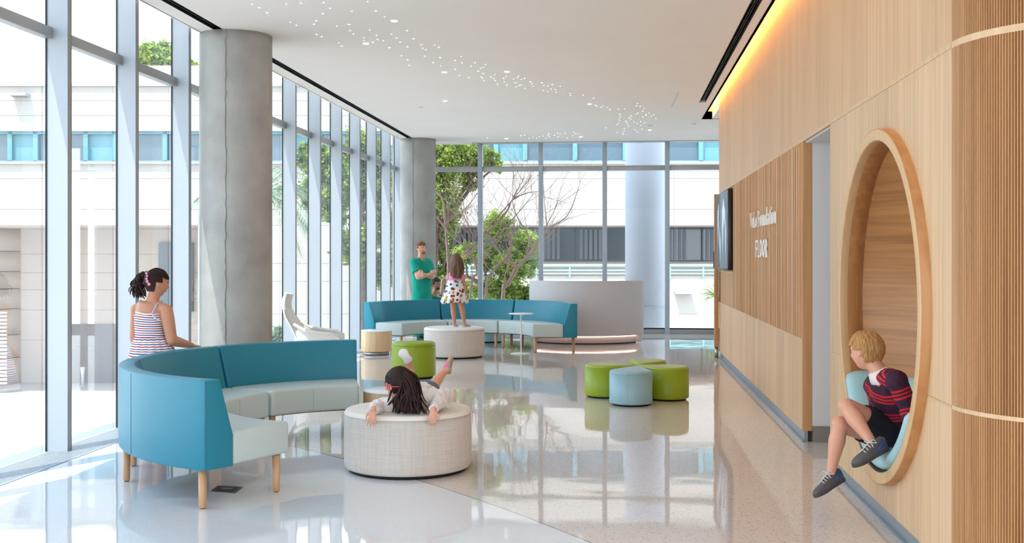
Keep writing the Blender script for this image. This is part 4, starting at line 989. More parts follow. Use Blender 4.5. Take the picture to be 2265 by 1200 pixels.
# ================================================================== PEOPLE
def skin(name, col): 
    m = mat(name, col, .5, noise_amt=.03, noise_scale=9); p = m.node_tree.nodes['Principled BSDF']; p.inputs['Subsurface Weight'].default_value = .08; p.inputs['Subsurface Radius'].default_value = (.02, .008, .004); return m
SK1 = skin('skin_warm', L(196, 138, 108)); SK2 = skin('skin_rosy', L(218, 160, 134)); SK3 = skin('skin_tan', L(190, 138, 108))
HDK = mat('hair_dark', L(44, 25, 20), .55, spec=.25, noise_amt=.25, noise_scale=160); HBR = mat('hair_brown', L(104, 74, 54), .5, noise_amt=.25, noise_scale=60); HBL = mat('hair_blond', L(190, 142, 88), .55, noise_amt=.14, noise_scale=160); HRD = mat('hair_chestnut', L(126, 82, 52), .5, noise_amt=.25, noise_scale=60)
HBK = mat('hair_black', L(30, 24, 22), .5)
EYEW = mat('eye_white', L(232, 228, 224), .2); EYED = mat('eye_iris', L(50, 36, 28), .2); LIP = mat('lips', L(186, 104, 96), .5)
TS = bpy.data.scenes.new('shaping')
def remesh(m, vox, sm=4, keep=None):
    me = m.mesh('tmp'); o = bpy.data.objects.new('tmp', me); TS.collection.objects.link(o)
    r = o.modifiers.new('r', 'REMESH'); r.mode = 'VOXEL'; r.voxel_size = vox; r.use_smooth_shade = True
    s = o.modifiers.new('s', 'SMOOTH'); s.factor = .5; s.iterations = sm
    with bpy.context.temp_override(scene=TS, view_layer=TS.view_layers[0]):
        dg = bpy.context.evaluated_depsgraph_get(); dg.update(); out = bpy.data.meshes.new_from_object(o.evaluated_get(dg))
    bpy.data.objects.remove(o); bpy.data.meshes.remove(me); return out
def place(me, name, mtl, root, stripe=None, fold=None):
    off = OFF[root.name] if root else V((0, 0, 0))
    if fold:
        cs = [v.co.copy() for v in me.vertices]; ns = [n.vector.copy() for n in me.vertex_normals]
        cs = [c + fold(c, n) for c, n in zip(cs, ns)]; me.vertices.foreach_set('co', [x for c in cs for x in c])
    if stripe:
        a = me.attributes.new('stripe', 'FLOAT', 'POINT'); a.data.foreach_set('value', [stripe(v.co) for v in me.vertices])
    for v in me.vertices: v.co -= off
    me.materials.clear(); me.materials.append(mtl); me.name = name
    for p in me.polygons: p.use_smooth = True; p.material_index = 0
    o = bpy.data.objects.new(name, me); COL.objects.link(o); o.parent = root; OFF[o.name] = off; return o
def frame(f, u):
    f = V(f).normalized(); r = f.cross(V(u)).normalized(); u = r.cross(f); return Matrix((r, f, u)).transposed()
def head_pt(a, th, H, child=True, fat=0.0):
    x, y, z = math.sin(th)*math.sin(a), math.sin(th)*math.cos(a), math.cos(th)     # a=0 is the face
    hw = .365+fat; q = V((x*hw, y*(.44 if y < 0 else .40), z*.5))
    if z < 0:
        t = -z; q.x *= 1-.30*t**1.5
        if y < 0: q.y *= 1-.45*t
        else: q.y *= 1-.05*t
    if y > 0:
        X, Z_ = q.x, q.z; g = lambda cx, cz, sx, sz: math.exp(-((X-cx)/sx)**2-((Z_-cz)/sz)**2)
        nz = .085 if child else .115
        q.y += nz*g(0, -.11, .045, .07) + nz*.45*g(0, -.03, .04, .10)
        q.y += .030*g(0, .10, .25, .06) - .045*g(.14, .005, .07, .05) - .045*g(-.14, .005, .07, .05)
        q.y += .030*g(0, -.235, .07, .022) + .030*g(0, -.275, .06, .022) - .015*g(0, -.325, .09, .02) + .045*g(0, -.41, .10, .06)
        q.y += .02*(g(.19, -.14, .09, .08)+g(-.19, -.14, .09, .08))
    return q*H
def add_head(m, c, Mx, H, child=True):
    n, k = 56, 44; vs = []; fs = []
    for j in range(k+1):
        for i in range(n): vs.append(V(c)+Mx @ head_pt(2*PI*i/n, max(.001, min(PI-.001, PI*j/k)), H, child))
    for j in range(k):
        for i in range(n): fs.append((j*n+i, (j+1)*n+i, (j+1)*n+(i+1) % n, j*n+(i+1) % n))
    m.add(vs, fs, True)
    for s in (-1, 1): m.ell(V(c)+Mx @ (V((s*.365, -.02, -.06))*H), (.03*H, .055*H, .095*H), Mx @ Matrix.Rotation(R(12)*1, 3, 'X'))
def face(root, body, c, Mx, H, brow, child=True, beard=None):
    for s in (-1, 1):
        m = M(); m.ell(V(c)+Mx @ (V((s*.14, .318, .0))*H), (.052*H, .03*H, .027*H), Mx); e = m.build('eye', EYEW, body)
        m = M(); m.ell(V(c)+Mx @ (V((s*.14, .340, .0))*H), (.023*H, .012*H, .023*H), Mx); m.build('iris', EYED, e) if False else m.build('iris', EYED, body)
        m = M(); m.loft([V(c)+Mx @ (V((s*x, y, z))*H) for x, y, z in ((.06, .398, .085), (.14, .388, .105), (.21, .345, .085))], [.010*H, .014*H, .008*H], n=6); m.build('eyebrow', brow, body)
    m = M(); m.loft([V(c)+Mx @ (V((x, y, -.248))*H) for x, y in ((-.085, .348), (-.03, .380), (.03, .380), (.085, .348))], [.005*H, .013*H, .013*H, .005*H], n=8, side=Mx.col[2]); m.build('lips', LIP, body)
def hand(m, w, d, pn, s, curl=.35, thumb=1, spread=.12, curls=None):
    d = V(d).normalized(); pn = V(pn); pn = (pn-d*pn.dot(d)).normalized(); u = d.cross(pn).normalized()
    L_ = s; pal = .5*L_
    m.loft([w-d*.10*L_, w+d*.08*L_, w+d*.30*L_, w+d*pal], [.15*L_, .17*L_, .225*L_, .215*L_], [.12*L_, .10*L_, .085*L_, .07*L_], side=u, n=12)
    ln = (.40, .46, .44, .34)
    for i in range(4):
        k = (i-1.5); b = w + d*(pal-.03*L_-abs(k)*.012*L_) + u*thumb*(-k)*.115*L_; dd = (d + u*thumb*(-k)*spread).normalized(); a = 0; pts = [b]; c_ = (curls[i] if curls else curl)
        p = b
        for sgm, q in ((.45, 1.0), (.32, 1.0), (.25, .7)):
            a += c_*q; p = p + (dd*math.cos(a)+pn*math.sin(a))*ln[i]*L_*sgm; pts.append(p)
        m.loft(pts, [.058*L_, .053*L_, .047*L_, .040*L_], n=8)
    b = w + d*.12*L_ + u*thumb*.14*L_; dd = (d*.62+u*thumb*.72+pn*.25).normalized(); pts = [b, b+dd*.20*L_, b+dd*.20*L_+(dd*.6+d*.7+pn*.2).normalized()*.17*L_, b+dd*.20*L_+(dd*.3+d*.95+pn*.25).normalized()*.30*L_]
    m.loft(pts, [.085*L_, .066*L_, .055*L_, .045*L_], n=8)
def limb(m, a, b, r0, r1, bulge=0.0, bp=.3, cap='round', side=None, flat=1.0):
    a, b = V(a), V(b); ts = (0, bp*.5, bp, bp+(1-bp)*.5, 1); pts = [a.lerp(b, t) for t in ts]; f = (0, .7, 1, .5, 0)
    r = [r0+(r1-r0)*t+bulge*g for t, g in zip(ts, f)]; m.loft(pts, r, [x*flat for x in r], n=14, cap=cap, side=side)
def shoe(root, heel, toe, up, w, h, msole, mup, mlace=None, ankle=None, low=False, sole_h=.022, msock=None, macc=None):
    heel, toe = V(heel), V(toe); d = toe-heel; Ls = d.length; d.normalize(); up = V(up); up = (up-d*up.dot(d)).normalized(); s = d.cross(up)
    out = [(0, .40), (.03, .66), (.10, .80), (.25, .80), (.42, .76), (.58, .90), (.72, 1.0), (.84, .92), (.94, .66), (1.0, .22)]
    def ol(k, z): return [heel+d*(x*Ls+(0 if 0 < x < 1 else (k if x == 0 else -k)))+s*(y*w-k)+up*z for x, y in out]+[heel+d*(x*Ls)-s*(y*w-k)+up*z for x, y in reversed(out)]
    m = M(); vs = []; lv = [(.004, 0), (0, .004), (0, sole_h-.003), (.003, sole_h)]
    for k, z in lv: vs += ol(k, z)
    n = len(out)*2; m.add(vs, [(j*n+i, j*n+(i+1) % n, (j+1)*n+(i+1) % n, (j+1)*n+i) for j in range(len(lv)-1) for i in range(n)]+[tuple(reversed(range(n))), tuple(range((len(lv)-1)*n, len(lv)*n))], True)
    sh = m.build('shoe', mup, root); sh.data.materials.clear(); 
    sh.data.materials.append(msole)
    hs = [(.02, .88, .5), (.08, 1.0, .72), (.2, 1.0, .76), (.34, .92, .74), (.46, .80, .76), (.58, .62, .86), (.70, .50, .93), (.82, .42, .86), (.92, .32, .62), (.985, .18, .28)]
    m = M(); vs = []; kk = 12
    for x, hh, ww in hs:
        for i in range(kk+1):
            a = PI*i/kk; ca, sa = math.cos(a), math.sin(a); vs.append(heel+d*x*Ls+s*(ww*w*abs(ca)**.7*(1 if ca > 0 else -1))+up*(sole_h-.006+(hh*h)*sa**.75))
    m.add(vs, [(j*(kk+1)+i, (j+1)*(kk+1)+i, (j+1)*(kk+1)+i+1, j*(kk+1)+i+1) for j in range(len(hs)-1) for i in range(kk)]+[tuple(range(kk+1)), tuple(reversed(range((len(hs)-1)*(kk+1), len(hs)*(kk+1))))], True)
    m.build('upper', mup, sh)
    if macc:
        for q in (-1, 1):
            m = M(); m.loft([heel+d*.10*Ls+s*q*.76*w+up*(sole_h+.45*h), heel+d*.24*Ls+s*q*.79*w+up*(sole_h+.40*h), heel+d*.34*Ls+s*q*.72*w+up*(sole_h+.12*h)], [.012, .010, .006], [.004]*3, side=up, n=8); m.build('accent', macc, sh)
    if mlace:
        m = M()
        for i, x in enumerate((.40, .48, .56, .64)):
            hh = (.84, .78, .68, .58)[i]; z = up*(sole_h+hh*h*.98); c_ = heel+d*x*Ls+z
            m.loft([c_-s*w*.42-up*.010, c_+up*.004, c_+s*w*.42-up*.010+d*.012], .0035, n=6)
        c_ = heel+d*.38*Ls+up*(sole_h+.90*h)
        for q in (-1, 1): m.loft([c_, c_+s*q*.028+up*.014, c_+s*q*.045-up*.004, c_+s*q*.02-up*.006, c_], .003, n=6); m.loft([c_, c_+s*q*.03+d*.02-up*.02], .003, n=6)
        m.build('laces', mlace, sh)
    if ankle is not None:
        m = M(); a0 = heel+d*.22*Ls+up*(sole_h+.62*h); m.loft([a0, a0.lerp(V(ankle), .75)], [w*.62, w*.56], cap='flat', n=12); m.build('sock', msock or msole, root)
    return sh
def hair_cap(c, Mx, H, keep, off=.045, nz=.02, name='hair', mtl=None, body=None, fr=14.0):
    n, k = 144, 104; vs = []; fs = []; info = []
    for j in range(k+1):
        for i in range(n):
            a, th = 2*PI*i/n, max(.001, min(PI-.001, PI*j/k)); q = head_pt(a, th, 1.0); nn = q.normalized(); w_ = noise.noise(V((q.x*fr, q.y*fr, q.z*fr*.35)))
            q2 = q*(1+off*1.6) + nn*(nz*w_); vs.append(V(c)+Mx @ (q2*H)); info.append(q)
    for j in range(k):
        for i in range(n):
            f = (j*n+i, (j+1)*n+i, (j+1)*n+(i+1) % n, j*n+(i+1) % n); g = sum((info[x] for x in f), V((0, 0, 0)))/4
            if keep(g): fs.append(f)
    m = M(); m.add(vs, fs, True); o = m.build(name, mtl, body); s = o.modifiers.new('s', 'SOLIDIFY'); s.thickness = .03*H*2; s.offset = 1; return o
def lock(m, pts, r, flat=.5, side=None):
    cp = crv([tuple(p) for p in pts], 4); k = len(cp); rr = [r*(math.sin(PI*min(1, (.25+.75*i/(k-1)))))**.5*(1 if i < k-2 else .6)+.0008 for i in range(k)]
    m.loft([V(p) for p in cp], rr, [x*flat for x in rr], side=side, n=6)
def hdir(d, H):
    d = V(d).normalized(); return head_pt(math.atan2(d.x, d.y), max(.01, math.acos(max(-1, min(1, d.z)))), H)
def comb(m, c, Mx, H, pairs, sc_, r, rg, n=5):
    for d0, d1 in pairs:
        d0, d1 = V(d0).normalized(), V(d1).normalized(); lf = rg.uniform(-.008, .012)
        pts = [c+Mx @ (hdir(d0.lerp(d1, k/(n-1)), H)*(sc_+lf+.012*math.sin(PI*k/(n-1)))) for k in range(n)]
        lock(m, pts, r*rg.uniform(.7, 1.3), .6)
def D(x, a, z): return C(x, a, z)
def torso(m, pts, ra, rb, side, cap='round'): 
    cp = crv([tuple(p)+(a, b) for p, a, b in zip(pts, ra, rb)], 4) if False else None
    cc_ = crv([(p[0], p[1], p[2], a, b) for p, a, b in zip(pts, ra, rb)], 4)
    m.loft([V(q[:3]) for q in cc_], [q[3] for q in cc_], [q[4] for q in cc_], side=side, n=24, cap=cap)

# ---------- 1. man in green scrubs, arms crossed, standing behind the far sofa
SCR = mat('scrub_green', L(0, 158, 132), .85, noise_amt=.06, noise_scale=9, bump=.5, bump_scale=14); SCRD = mat('scrub_dark', L(0, 128, 110), .85)
Z0 = 19.62; base = C((934-HX)/F*Z0, Z0); man = thing('person', 'man in green scrubs standing with his arms crossed behind the far sofa', 'person', base)
def P_(px, py, dz=0.0): return U(px, py, Z0+dz)
m = M(); hc = P_(931.5, 549); H = .238; Mx = frame(D(.62, -.78, .02), D(-.03, .0, 1)); add_head(m, hc, Mx, H, False)
s_ = D(.80, .55, 0).normalized()
nk = P_(932, 573); torso(m, [P_(933, 668), P_(933, 640), P_(932, 612), P_(932, 590), P_(932, 578)], [.155, .145, .165, .17, .08], [.11, .105, .12, .11, .07], s_); m.loft([P_(932, 580), P_(931.5, 562)], [.060, .058], n=12)
shL, shR = P_(915, 580, -.10), P_(948, 580, .10)
elL, elR = P_(925, 613, -.26), P_(957, 612, -.05); wL, wR = P_(953, 606, -.26), P_(936, 607, -.30)
for q_ in (shL, shR): m.loft([P_(932, 572), q_], [.045, .058], n=12)
for a, b, c_ in ((shL, elL, wL), (shR, elR, wR)): limb(m, a, b, .058, .044); limb(m, b, c_, .043, .029, .006)
hand(m, wL, D(.6, .3, .55), D(.1, .8, -.3), .17, .5, 1); hand(m, wR, D(-.8, .1, .45), D(.2, .8, -.2), .17, .6, -1)
kn = {}
for s, x in ((-1, 924), (1, 942)):
    hp_ = P_(x+1, 662, s*.07); k_ = P_(x, 708, s*.07); a_k = P_(x, 741, s*.08); limb(m, hp_, k_, .09, .06); limb(m, k_, a_k, .055, .036, .012)
    kn[s] = (hp_, k_, a_k)
body = place(remesh(m, .010, 2), 'body', SK2, man); face(man, body, hc, Mx, H, HRD, False)
m = M(); m.ell(hc+Mx @ (V((0, .24, -.335))*H), (.20*H, .155*H, .135*H), Mx); m.ell(hc+Mx @ (V((0, .375, -.20))*H), (.10*H, .035*H, .018*H), Mx); m.build('beard', mat('beard_chestnut', L(158, 112, 84), .8), body)
hair_cap(hc, Mx, H, lambda q: (q.z > .19) or (q.y < -.02 and q.z > -.20) or (abs(q.x) > .26 and q.y < .12 and q.z > .0), off=.05, nz=.05, mtl=HRD, body=man)
m = M(); torso(m, [P_(933, 652), P_(933, 640), P_(932, 612), P_(932, 592), P_(932, 577)], [.185, .178, .19, .19, .115], [.14, .135, .145, .13, .10], s_, 'flat'); limb(m, shL, shL.lerp(elL, .68), .075, .082, cap='flat'); limb(m, shR, shR.lerp(elR, .72), .075, .08, cap='flat'); m.loft([shL, shR], .072, n=12)
for q_ in (shL, shR): m.loft([P_(932, 574), q_], [.052, .070], n=12)
place(remesh(m, .010, 2), 'scrub_top', SCR, man, fold=lambda p, n: n*(.008*noise.noise(p*9)))
m = M(); m.loft([P_(926, 569, -.07), P_(930, 577, -.125), P_(934, 586, -.145), P_(936, 577, -.125), P_(938, 569, -.07)], [.007]*5, n=6); m.build('neckline', SCRD, man)
m = M(); torso(m, [P_(933, 676), P_(933, 660), P_(933, 644)], [.195, .195, .18], [.15, .15, .14], s_, 'flat')
for s in (-1, 1): a, b, c_ = kn[s]; m.loft([a, b, c_+V((0, 0, -.03))], [.105, .088, .085], n=14, cap='flat')
place(remesh(m, .012, 2), 'scrub_trousers', SCR, man, fold=lambda p, n: n*(.008*noise.noise(p*7)))
m = M(); m.loft([wR+D(-.03, 0, .0)*0+ (wR-elR).normalized()*-.02, wR], .036, cap='flat', n=14); m.build('wristwatch', mat('watch_silver', L(214, 218, 222), .3, .8), man)
BSH = mat('black_shoe', L(24, 24, 26), .5)
for s in (-1, 1): a = kn[s][2]; h_ = V((a.x, a.y, .003))+D(.0, .06, 0); shoe(man, h_, h_+D(.16, -.21, 0), (0, 0, 1), .052, .07, BSH, BSH)

m = M(); rq = random.Random(6); comb(m, hc, Mx, H, [((.35, .75, .75), (math.sin(a)*.9, math.cos(a)*.8-.1, .35+.3*rq.random())) for a in [rq.uniform(.9, 5.6) for _ in range(90)]], 1.10, .006, rq); m.build('combed_hair', HRD, man)
# ---------- 2. seated man beside him
Z0 = 20.0; base = C((963-HX)/F*Z0, Z0); man2 = thing('person', 'dark-haired bearded man in green scrubs sitting low behind the far sofa', 'person', base)
hc = P_(964, 627.5); H = .235; Mx = frame(D(.80, -.58, -.06), D(0, 0, 1)); m = M(); add_head(m, hc, Mx, H, False)
s_ = D(.62, .78, 0).normalized()
torso(m, [P_(957, 698), P_(958, 680), P_(960, 664), P_(961, 655), P_(962, 650)], [.15, .14, .155, .16, .08], [.11, .105, .115, .11, .06], s_); m.loft([P_(961.5, 652), P_(963, 640)], [.055, .053], n=12)
shL, shR = P_(950, 656, -.12), P_(972, 655, .14); elL, elR = P_(958, 690, -.28), P_(980, 688, .0); wL, wR = P_(975, 696, -.40), P_(990, 696, -.25)
for a, b, c_ in ((shL, elL, wL), (shR, elR, wR)): limb(m, a, b, .055, .042); limb(m, b, c_, .042, .028); hand(m, c_, D(.7, -.6, -.1), D(0, 0, -1), .17, .4)
LG2 = {}
for s in (-1, 1):
    hp_ = P_(958, 700, s*.09); k_ = P_(985, 698, -.25+s*.12); a_ = V((k_.x, k_.y, .10))+D(.02, .05, 0); limb(m, hp_, k_, .085, .058); limb(m, k_, a_, .055, .036, .01); LG2[s] = (hp_, k_, a_)
body = place(remesh(m, .010, 2), 'body', SK3, man2); face(man2, body, hc, Mx, H, HBK, False)
m = M(); m.ell(hc+Mx @ (V((0, .23, -.335))*H), (.20*H, .16*H, .135*H), Mx); m.build('beard', mat('beard_black', L(74, 58, 50), .8), body)
hair_cap(hc, Mx, H, lambda q: (q.z > .20) or (q.y < -.02 and q.z > -.20) or (abs(q.x) > .27 and q.y < .12 and q.z > -.05), off=.05, nz=.05, mtl=HBK, body=man2)
m = M(); torso(m, [P_(957, 702), P_(958, 680), P_(960, 664), P_(961, 656), P_(962, 652)], [.175, .17, .18, .18, .10], [.14, .13, .14, .13, .08], s_, 'flat'); limb(m, shL, shL.lerp(elL, .7), .072, .078, cap='flat'); limb(m, shR, shR.lerp(elR, .7), .072, .078, cap='flat')
place(remesh(m, .010, 2), 'scrub_top', mat('scrub_green_dark', L(22, 128, 104), .85, bump=.4, bump_scale=14), man2)
m = M(); m.loft([P_(955, 650, -.10), P_(961, 668, -.18), P_(966, 652, -.06)], [.012]*3, n=6); m.build('undershirt', mat('pale_blue_shirt', L(150, 176, 200), .8), man2)
m = M()
for s in (-1, 1): a, b, c_ = LG2[s]; m.loft([a, b, c_], [.10, .08, .07], n=14, cap='flat')
place(remesh(m, .012, 2), 'scrub_trousers', SCR, man2)
for s in (-1, 1): a = LG2[s][2]; h_ = V((a.x, a.y, .003))+D(-.03, .05, 0); shoe(man2, h_, h_+D(.20, -.16, 0), (0, 0, 1), .052, .07, BSH, BSH)
p = C((958-HX)/F*20.03, 20.03); ottoman('round_ottoman', V((p.x, p.y, 0)), .24, .34, SEATF, SEATF, 'pale blue round ottoman the seated man sits on, hidden behind the far sofa')

# ---------- 3. little girl standing on the far ottoman
Z0 = 16.32; base = C((1007-HX)/F*Z0, Z0, .451); g3 = thing('person', 'little girl in a patterned dress standing on the far cream ottoman, seen from behind', 'person', base)
hc = P_(1009.5, 577); H = .205; Mx = frame(D(-.25, .95, -.05), D(0, 0, 1)); m = M(); add_head(m, hc, Mx, H)
s_ = D(.98, .2, 0)
torso(m, [P_(1006, 655), P_(1006, 640), P_(1007, 620), P_(1008, 607), P_(1008, 601)], [.095, .09, .09, .085, .045], [.075, .07, .07, .065, .04], s_); m.loft([P_(1008.5, 604), P_(1009, 588)], [.034, .034], n=12)
shL, shR = P_(993.5, 607), P_(1022.5, 607); elL, elR = P_(990, 632, .02), P_(1028, 632, .0); wL, wR = P_(990, 652, .12), P_(1030, 651, -.03)
for a, b, c_ in ((shL, elL, wL), (shR, elR, wR)): limb(m, a, b, .031, .025); limb(m, b, c_, .025, .018, .002)
hand(m, wL, D(0, .4, -.8), D(1, 0, 0), .105, .35, 1); hand(m, wR, D(-.05, .1, -1), D(-1, .2, 0), .105, .35, -1)
lg = {}
for s, x, xk, xa in ((-1, 1001.5, 1002.5, 1005), (1, 1014, 1022, 1026.5)):
    a, b, c_ = P_(x, 650), P_(xk, 683, -.02 if s > 0 else 0), P_(xa, 710, .03); limb(m, a, b, .056, .040); limb(m, b, c_, .040, .023, .008); lg[s] = (a, b, c_)
    m.ell(c_+V((0, 0, -.02)), (.022, .03, .025))
body = place(remesh(m, .007, 2), 'body', SK1, g3)
hair_cap(hc, Mx, H, lambda q: (q.z > .22) or (q.y < .10 and q.z > -.40), off=.06, nz=.05, mtl=HBR, body=g3)
m = M(); rg = random.Random(2)
for i in range(70):
    a = PI+rg.uniform(-1.75, 1.75); q = hc+Mx @ (head_pt(a, rg.uniform(.5, 1.6), H)*1.05); e = hc+Mx @ (V((math.sin(a)*.42+rg.uniform(-.10, .08), math.cos(a)*.42+.03, -1.0-rg.uniform(-.25, .32)))*H); mid_ = q.lerp(e, .5)+Mx @ (V((math.sin(a)*.10, math.cos(a)*.08, .05))*H); lock(m, [q, mid_, e+V((rg.uniform(-.01, .01), 0, .03)), e], .011)
rq = random.Random(5); pr_ = [((rq.uniform(-.1, .1), 0, 1), (math.sin(a), math.cos(a), -.3)) for a in [rq.uniform(1.2, 5.1) for _ in range(90)]]
comb(m, hc, Mx, H, pr_, 1.10, .006, rq, 6); m.build('long_hair', HBR, g3)
PRT = print_mat('dress_print'); PNK = mat('dress_pink', L(222, 140, 172), .85, noise_amt=.25, noise_scale=45)
m = M(); torso(m, [P_(1007, 623), P_(1007.5, 612), P_(1008, 603), P_(1008, 600)], [.108, .10, .092, .06], [.088, .082, .075, .05], s_, 'flat'); limb(m, shL, shL.lerp(elL, .42), .040, .046, cap='flat'); limb(m, shR, shR.lerp(elR, .42), .040, .046, cap='flat')
place(remesh(m, .007, 2), 'dress_yoke', PNK, g3)
m = M(); n = 40; vs = []; zs = [(620, .112, .09), (632, .13, .105), (645, .155, .13), (657, .175, .15), (669, .195, .165)]
for j, (py, a, b) in enumerate(zs):
    c_ = P_(1007-(py-620)*.03, py)
    for i in range(n):
        t_ = 2*PI*i/n; w_ = 1+.055*j*.5*math.sin(t_*9+.4*j); vs.append(c_ + s_*math.cos(t_)*a*w_ + D(-.2, .98, 0)*math.sin(t_)*b*w_ + V((0, 0, .012*math.sin(t_*3)*(j == 4))))
m.add(vs, [(j*n+i, j*n+(i+1) % n, (j+1)*n+(i+1) % n, (j+1)*n+i) for j in range(4) for i in range(n)]+[tuple(reversed(range(n)))], True); o = m.build('dress_skirt', PRT, g3); md = o.modifiers.new('s', 'SOLIDIFY'); md.thickness = .006
SHG = mat('shoe_grey_pink', L(176, 160, 156), .6); SOLEW = mat('sole_white', L(224, 222, 220), .6); SOCKP = mat('sock_coral', L(240, 120, 118), .8)
for s in (-1, 1):
    a = lg[s][2]; h_ = V((a.x, a.y, .452))+D(-.01, -.045, 0) ; tt = D(.05, .14, 0) if s < 0 else D(.11, .09, 0)
    shoe(g3, h_, h_+tt, (0, 0, 1), .029, .045, SOLEW, SHG, sole_h=.012)
    m = M(); m.loft([a+V((0, 0, -.022)), a+V((0, 0, .006))], [.026, .025], cap='flat', n=12); m.build('sock', SOCKP, g3)

# ---------- 4. girl in the striped sundress behind the near sofa
Z0 = 8.68; base = C((335-HX)/F*Z0, Z0); g1 = thing('person', 'girl in a striped sundress standing behind the near sofa with a hand on its back', 'person', base)
hc = P_(346, 626, .0); H = .225; Mx = frame(D(.84, .54, -.12), D(0, 0, 1)); m = M(); add_head(m, hc, Mx, H)
s_ = D(.95, -.28, 0).normalized()
torso(m, [P_(338, 860), P_(338, 800), P_(335, 745), P_(331, 710), P_(332, 686), P_(335, 672), P_(336, 667)], [.13, .125, .108, .115, .118, .105, .05], [.10, .10, .09, .09, .085, .07, .045], s_)
m.loft([P_(335, 676), P_(342, 650)], [.050, .046], n=14)
shL, shR = P_(301, 683, .04), P_(368, 686, -.05); elL, elR = P_(297, 748, .02), P_(380, 752, -.05); wL, wR = P_(310, 790, .18), P_(424, 764, .20)
limb(m, shL, elL, .044, .038); limb(m, elL, wL, .036, .026); limb(m, shR, elR, .050, .043, .004); limb(m, elR, wR, .043, .025, .004)
m.loft([P_(345, 676, -.02), shR], [.045, .05], n=12); m.loft([P_(324, 676, .02), shL], [.045, .045], n=12)
hand(m, wL, D(.2, .6, -.6), D(1, 0, 0), .125, .4); hand(m, wR+V((0, 0, .0)), D(.9, .35, -.10), D(.15, .1, -1), .12, .28, 1)
lg = {}
for s, x in ((-1, 322), (1, 352)):
    a, b = P_(x, 850), P_(x+2, 925); c_ = V((b.x, b.y, .09)); limb(m, a, b, .075, .050); limb(m, b, c_, .048, .030, .010); lg[s] = c_; m.ell(c_+V((0, 0, -.03)), (.03, .035, .03))
body = place(remesh(m, .006, 3), 'body', SK1, g1); face(g1, body, hc, Mx, H, HDK)
hair_cap(hc, Mx, H, lambda q: (q.z > .20 and q.y < .33) or (q.y < .10 and q.z > .03) or (q.y < -.11 and q.z > -.30), off=.035, nz=.012, mtl=HDK, body=g1, fr=8)
m = M(); rg = random.Random(12)
for i in range(120):
    st = P_(319+rg.uniform(-6, 6), 607+rg.uniform(-7, 10), rg.uniform(-.02, .05)); en = P_(304+rg.gauss(0, 8), 645+rg.uniform(-22, 14), rg.uniform(-.05, .07)); pts = []; ph = rg.uniform(0, 6.28); rr = rg.uniform(.008, .016); tn_ = rg.uniform(1.5, 3)
    bow = P_(304+rg.uniform(-8, 6), 612+rg.uniform(-8, 8), rg.uniform(-.06, .06))
    for k in range(15):
        t_ = k/14; q = st*(1-t_)**2+bow*2*t_*(1-t_)+en*t_*t_; an_ = ph+tn_*2*PI*t_; pts.append(q+D(math.cos(an_)*rr*min(1, t_*3), math.sin(an_)*rr, math.sin(an_)*rr*.6))
    m.loft(pts, [.009*(1-.5*abs(k/7-1)**2) for k in range(15)], [.006*(1-.5*abs(k/7-1)**2) for k in range(15)], n=6)
m.ell(P_(322, 612), (.03, .03, .035)); m.build('curly_ponytail', HDK, g1)
m = M(); rq = random.Random(3); pr_ = []
for i in range(150):
    a = rq.uniform(-2.3, 2.3); up_ = rq.uniform(.28, .9) if abs(a) < 1.2 else (rq.uniform(.08, .9) if abs(a) < 1.8 else rq.uniform(-.4, .9)); pr_.append(((math.sin(a), math.cos(a)*.8, up_), (-.12, -.95, .42)))
comb(m, hc, Mx, H, pr_, 1.058, .0042, rq); m.build('combed_hair', HDK, g1)
m = M()
for x, y, r in ((324, 604, .010), (325.5, 610, .009), (324.5, 616, .010), (326, 622, .012), (330, 628, .013)): m.ell(P_(x, y, -.095), r, n=12, m=8)
m.build('hair_clip', mat('clip_pink', L(236, 150, 180), .4), g1)
m = M(); m.ell(hc+Mx @ (V((.385, -.0, -.16))*H), .004, n=8, m=6); m.build('earring', CHROME, g1)
STR = stripe_mat('dress_stripes', [L(36, 50, 104), L(176, 34, 52)], .0365, [(.05, .26), (.55, .76)], L(240, 240, 244))
zz = lambda py: CH+(HY-py)/F*Z0
m = M(); torso(m, [P_(333, 748), P_(331, 730), P_(330.5, 710), P_(330, 693)], [.124, .119, .122, .124], [.104, .102, .10, .095], s_, 'flat')
place(remesh(m, .006, 2), 'dress_bodice', STR, g1, stripe=lambda p: p.z*1.0+.012*noise.noise(p*6)+ .05*((p-P_(330, 700)).dot(s_))**2*6)
m = M(); n = 90; vs = []; zs = [(744, .122, .102), (752, .138, .115), (768, .165, .14), (790, .20, .17), (825, .235, .20), (868, .26, .225)]
for j, (py, a, b) in enumerate(zs):
    c_ = P_(333+min(8, (py-744)*.16), py)
    for i in range(n):
        t_ = 2*PI*i/n; w_ = 1+(.0 if j == 0 else .028)*math.sin(t_*17+.25*j)+.02*(j > 1)*math.sin(t_*7+j); vs.append(c_ + s_*math.cos(t_)*a*w_ + D(.28, .95, 0).normalized()*math.sin(t_)*b*w_)
m.add(vs, [(j*n+i, j*n+(i+1) % n, (j+1)*n+(i+1) % n, (j+1)*n+i) for j in range(5) for i in range(n)], True); o = m.build('dress_skirt', STR, g1); md = o.modifiers.new('s', 'SOLIDIFY'); md.thickness = .006; md.offset = -1
sb = o.modifiers.new('sub', 'SUBSURF'); sb.levels = 2; sb.render_levels = 2
off = OFF[g1.name]; at = o.data.attributes.new('stripe', 'FLOAT', 'POINT'); at.data.foreach_set('value', [v.co.z+off.z-.012*math.sin(i*2*PI/n*17)*.10 for i, v in enumerate(o.data.vertices)])
STRP = mat('strap_lilac', L(176, 176, 206), .8)
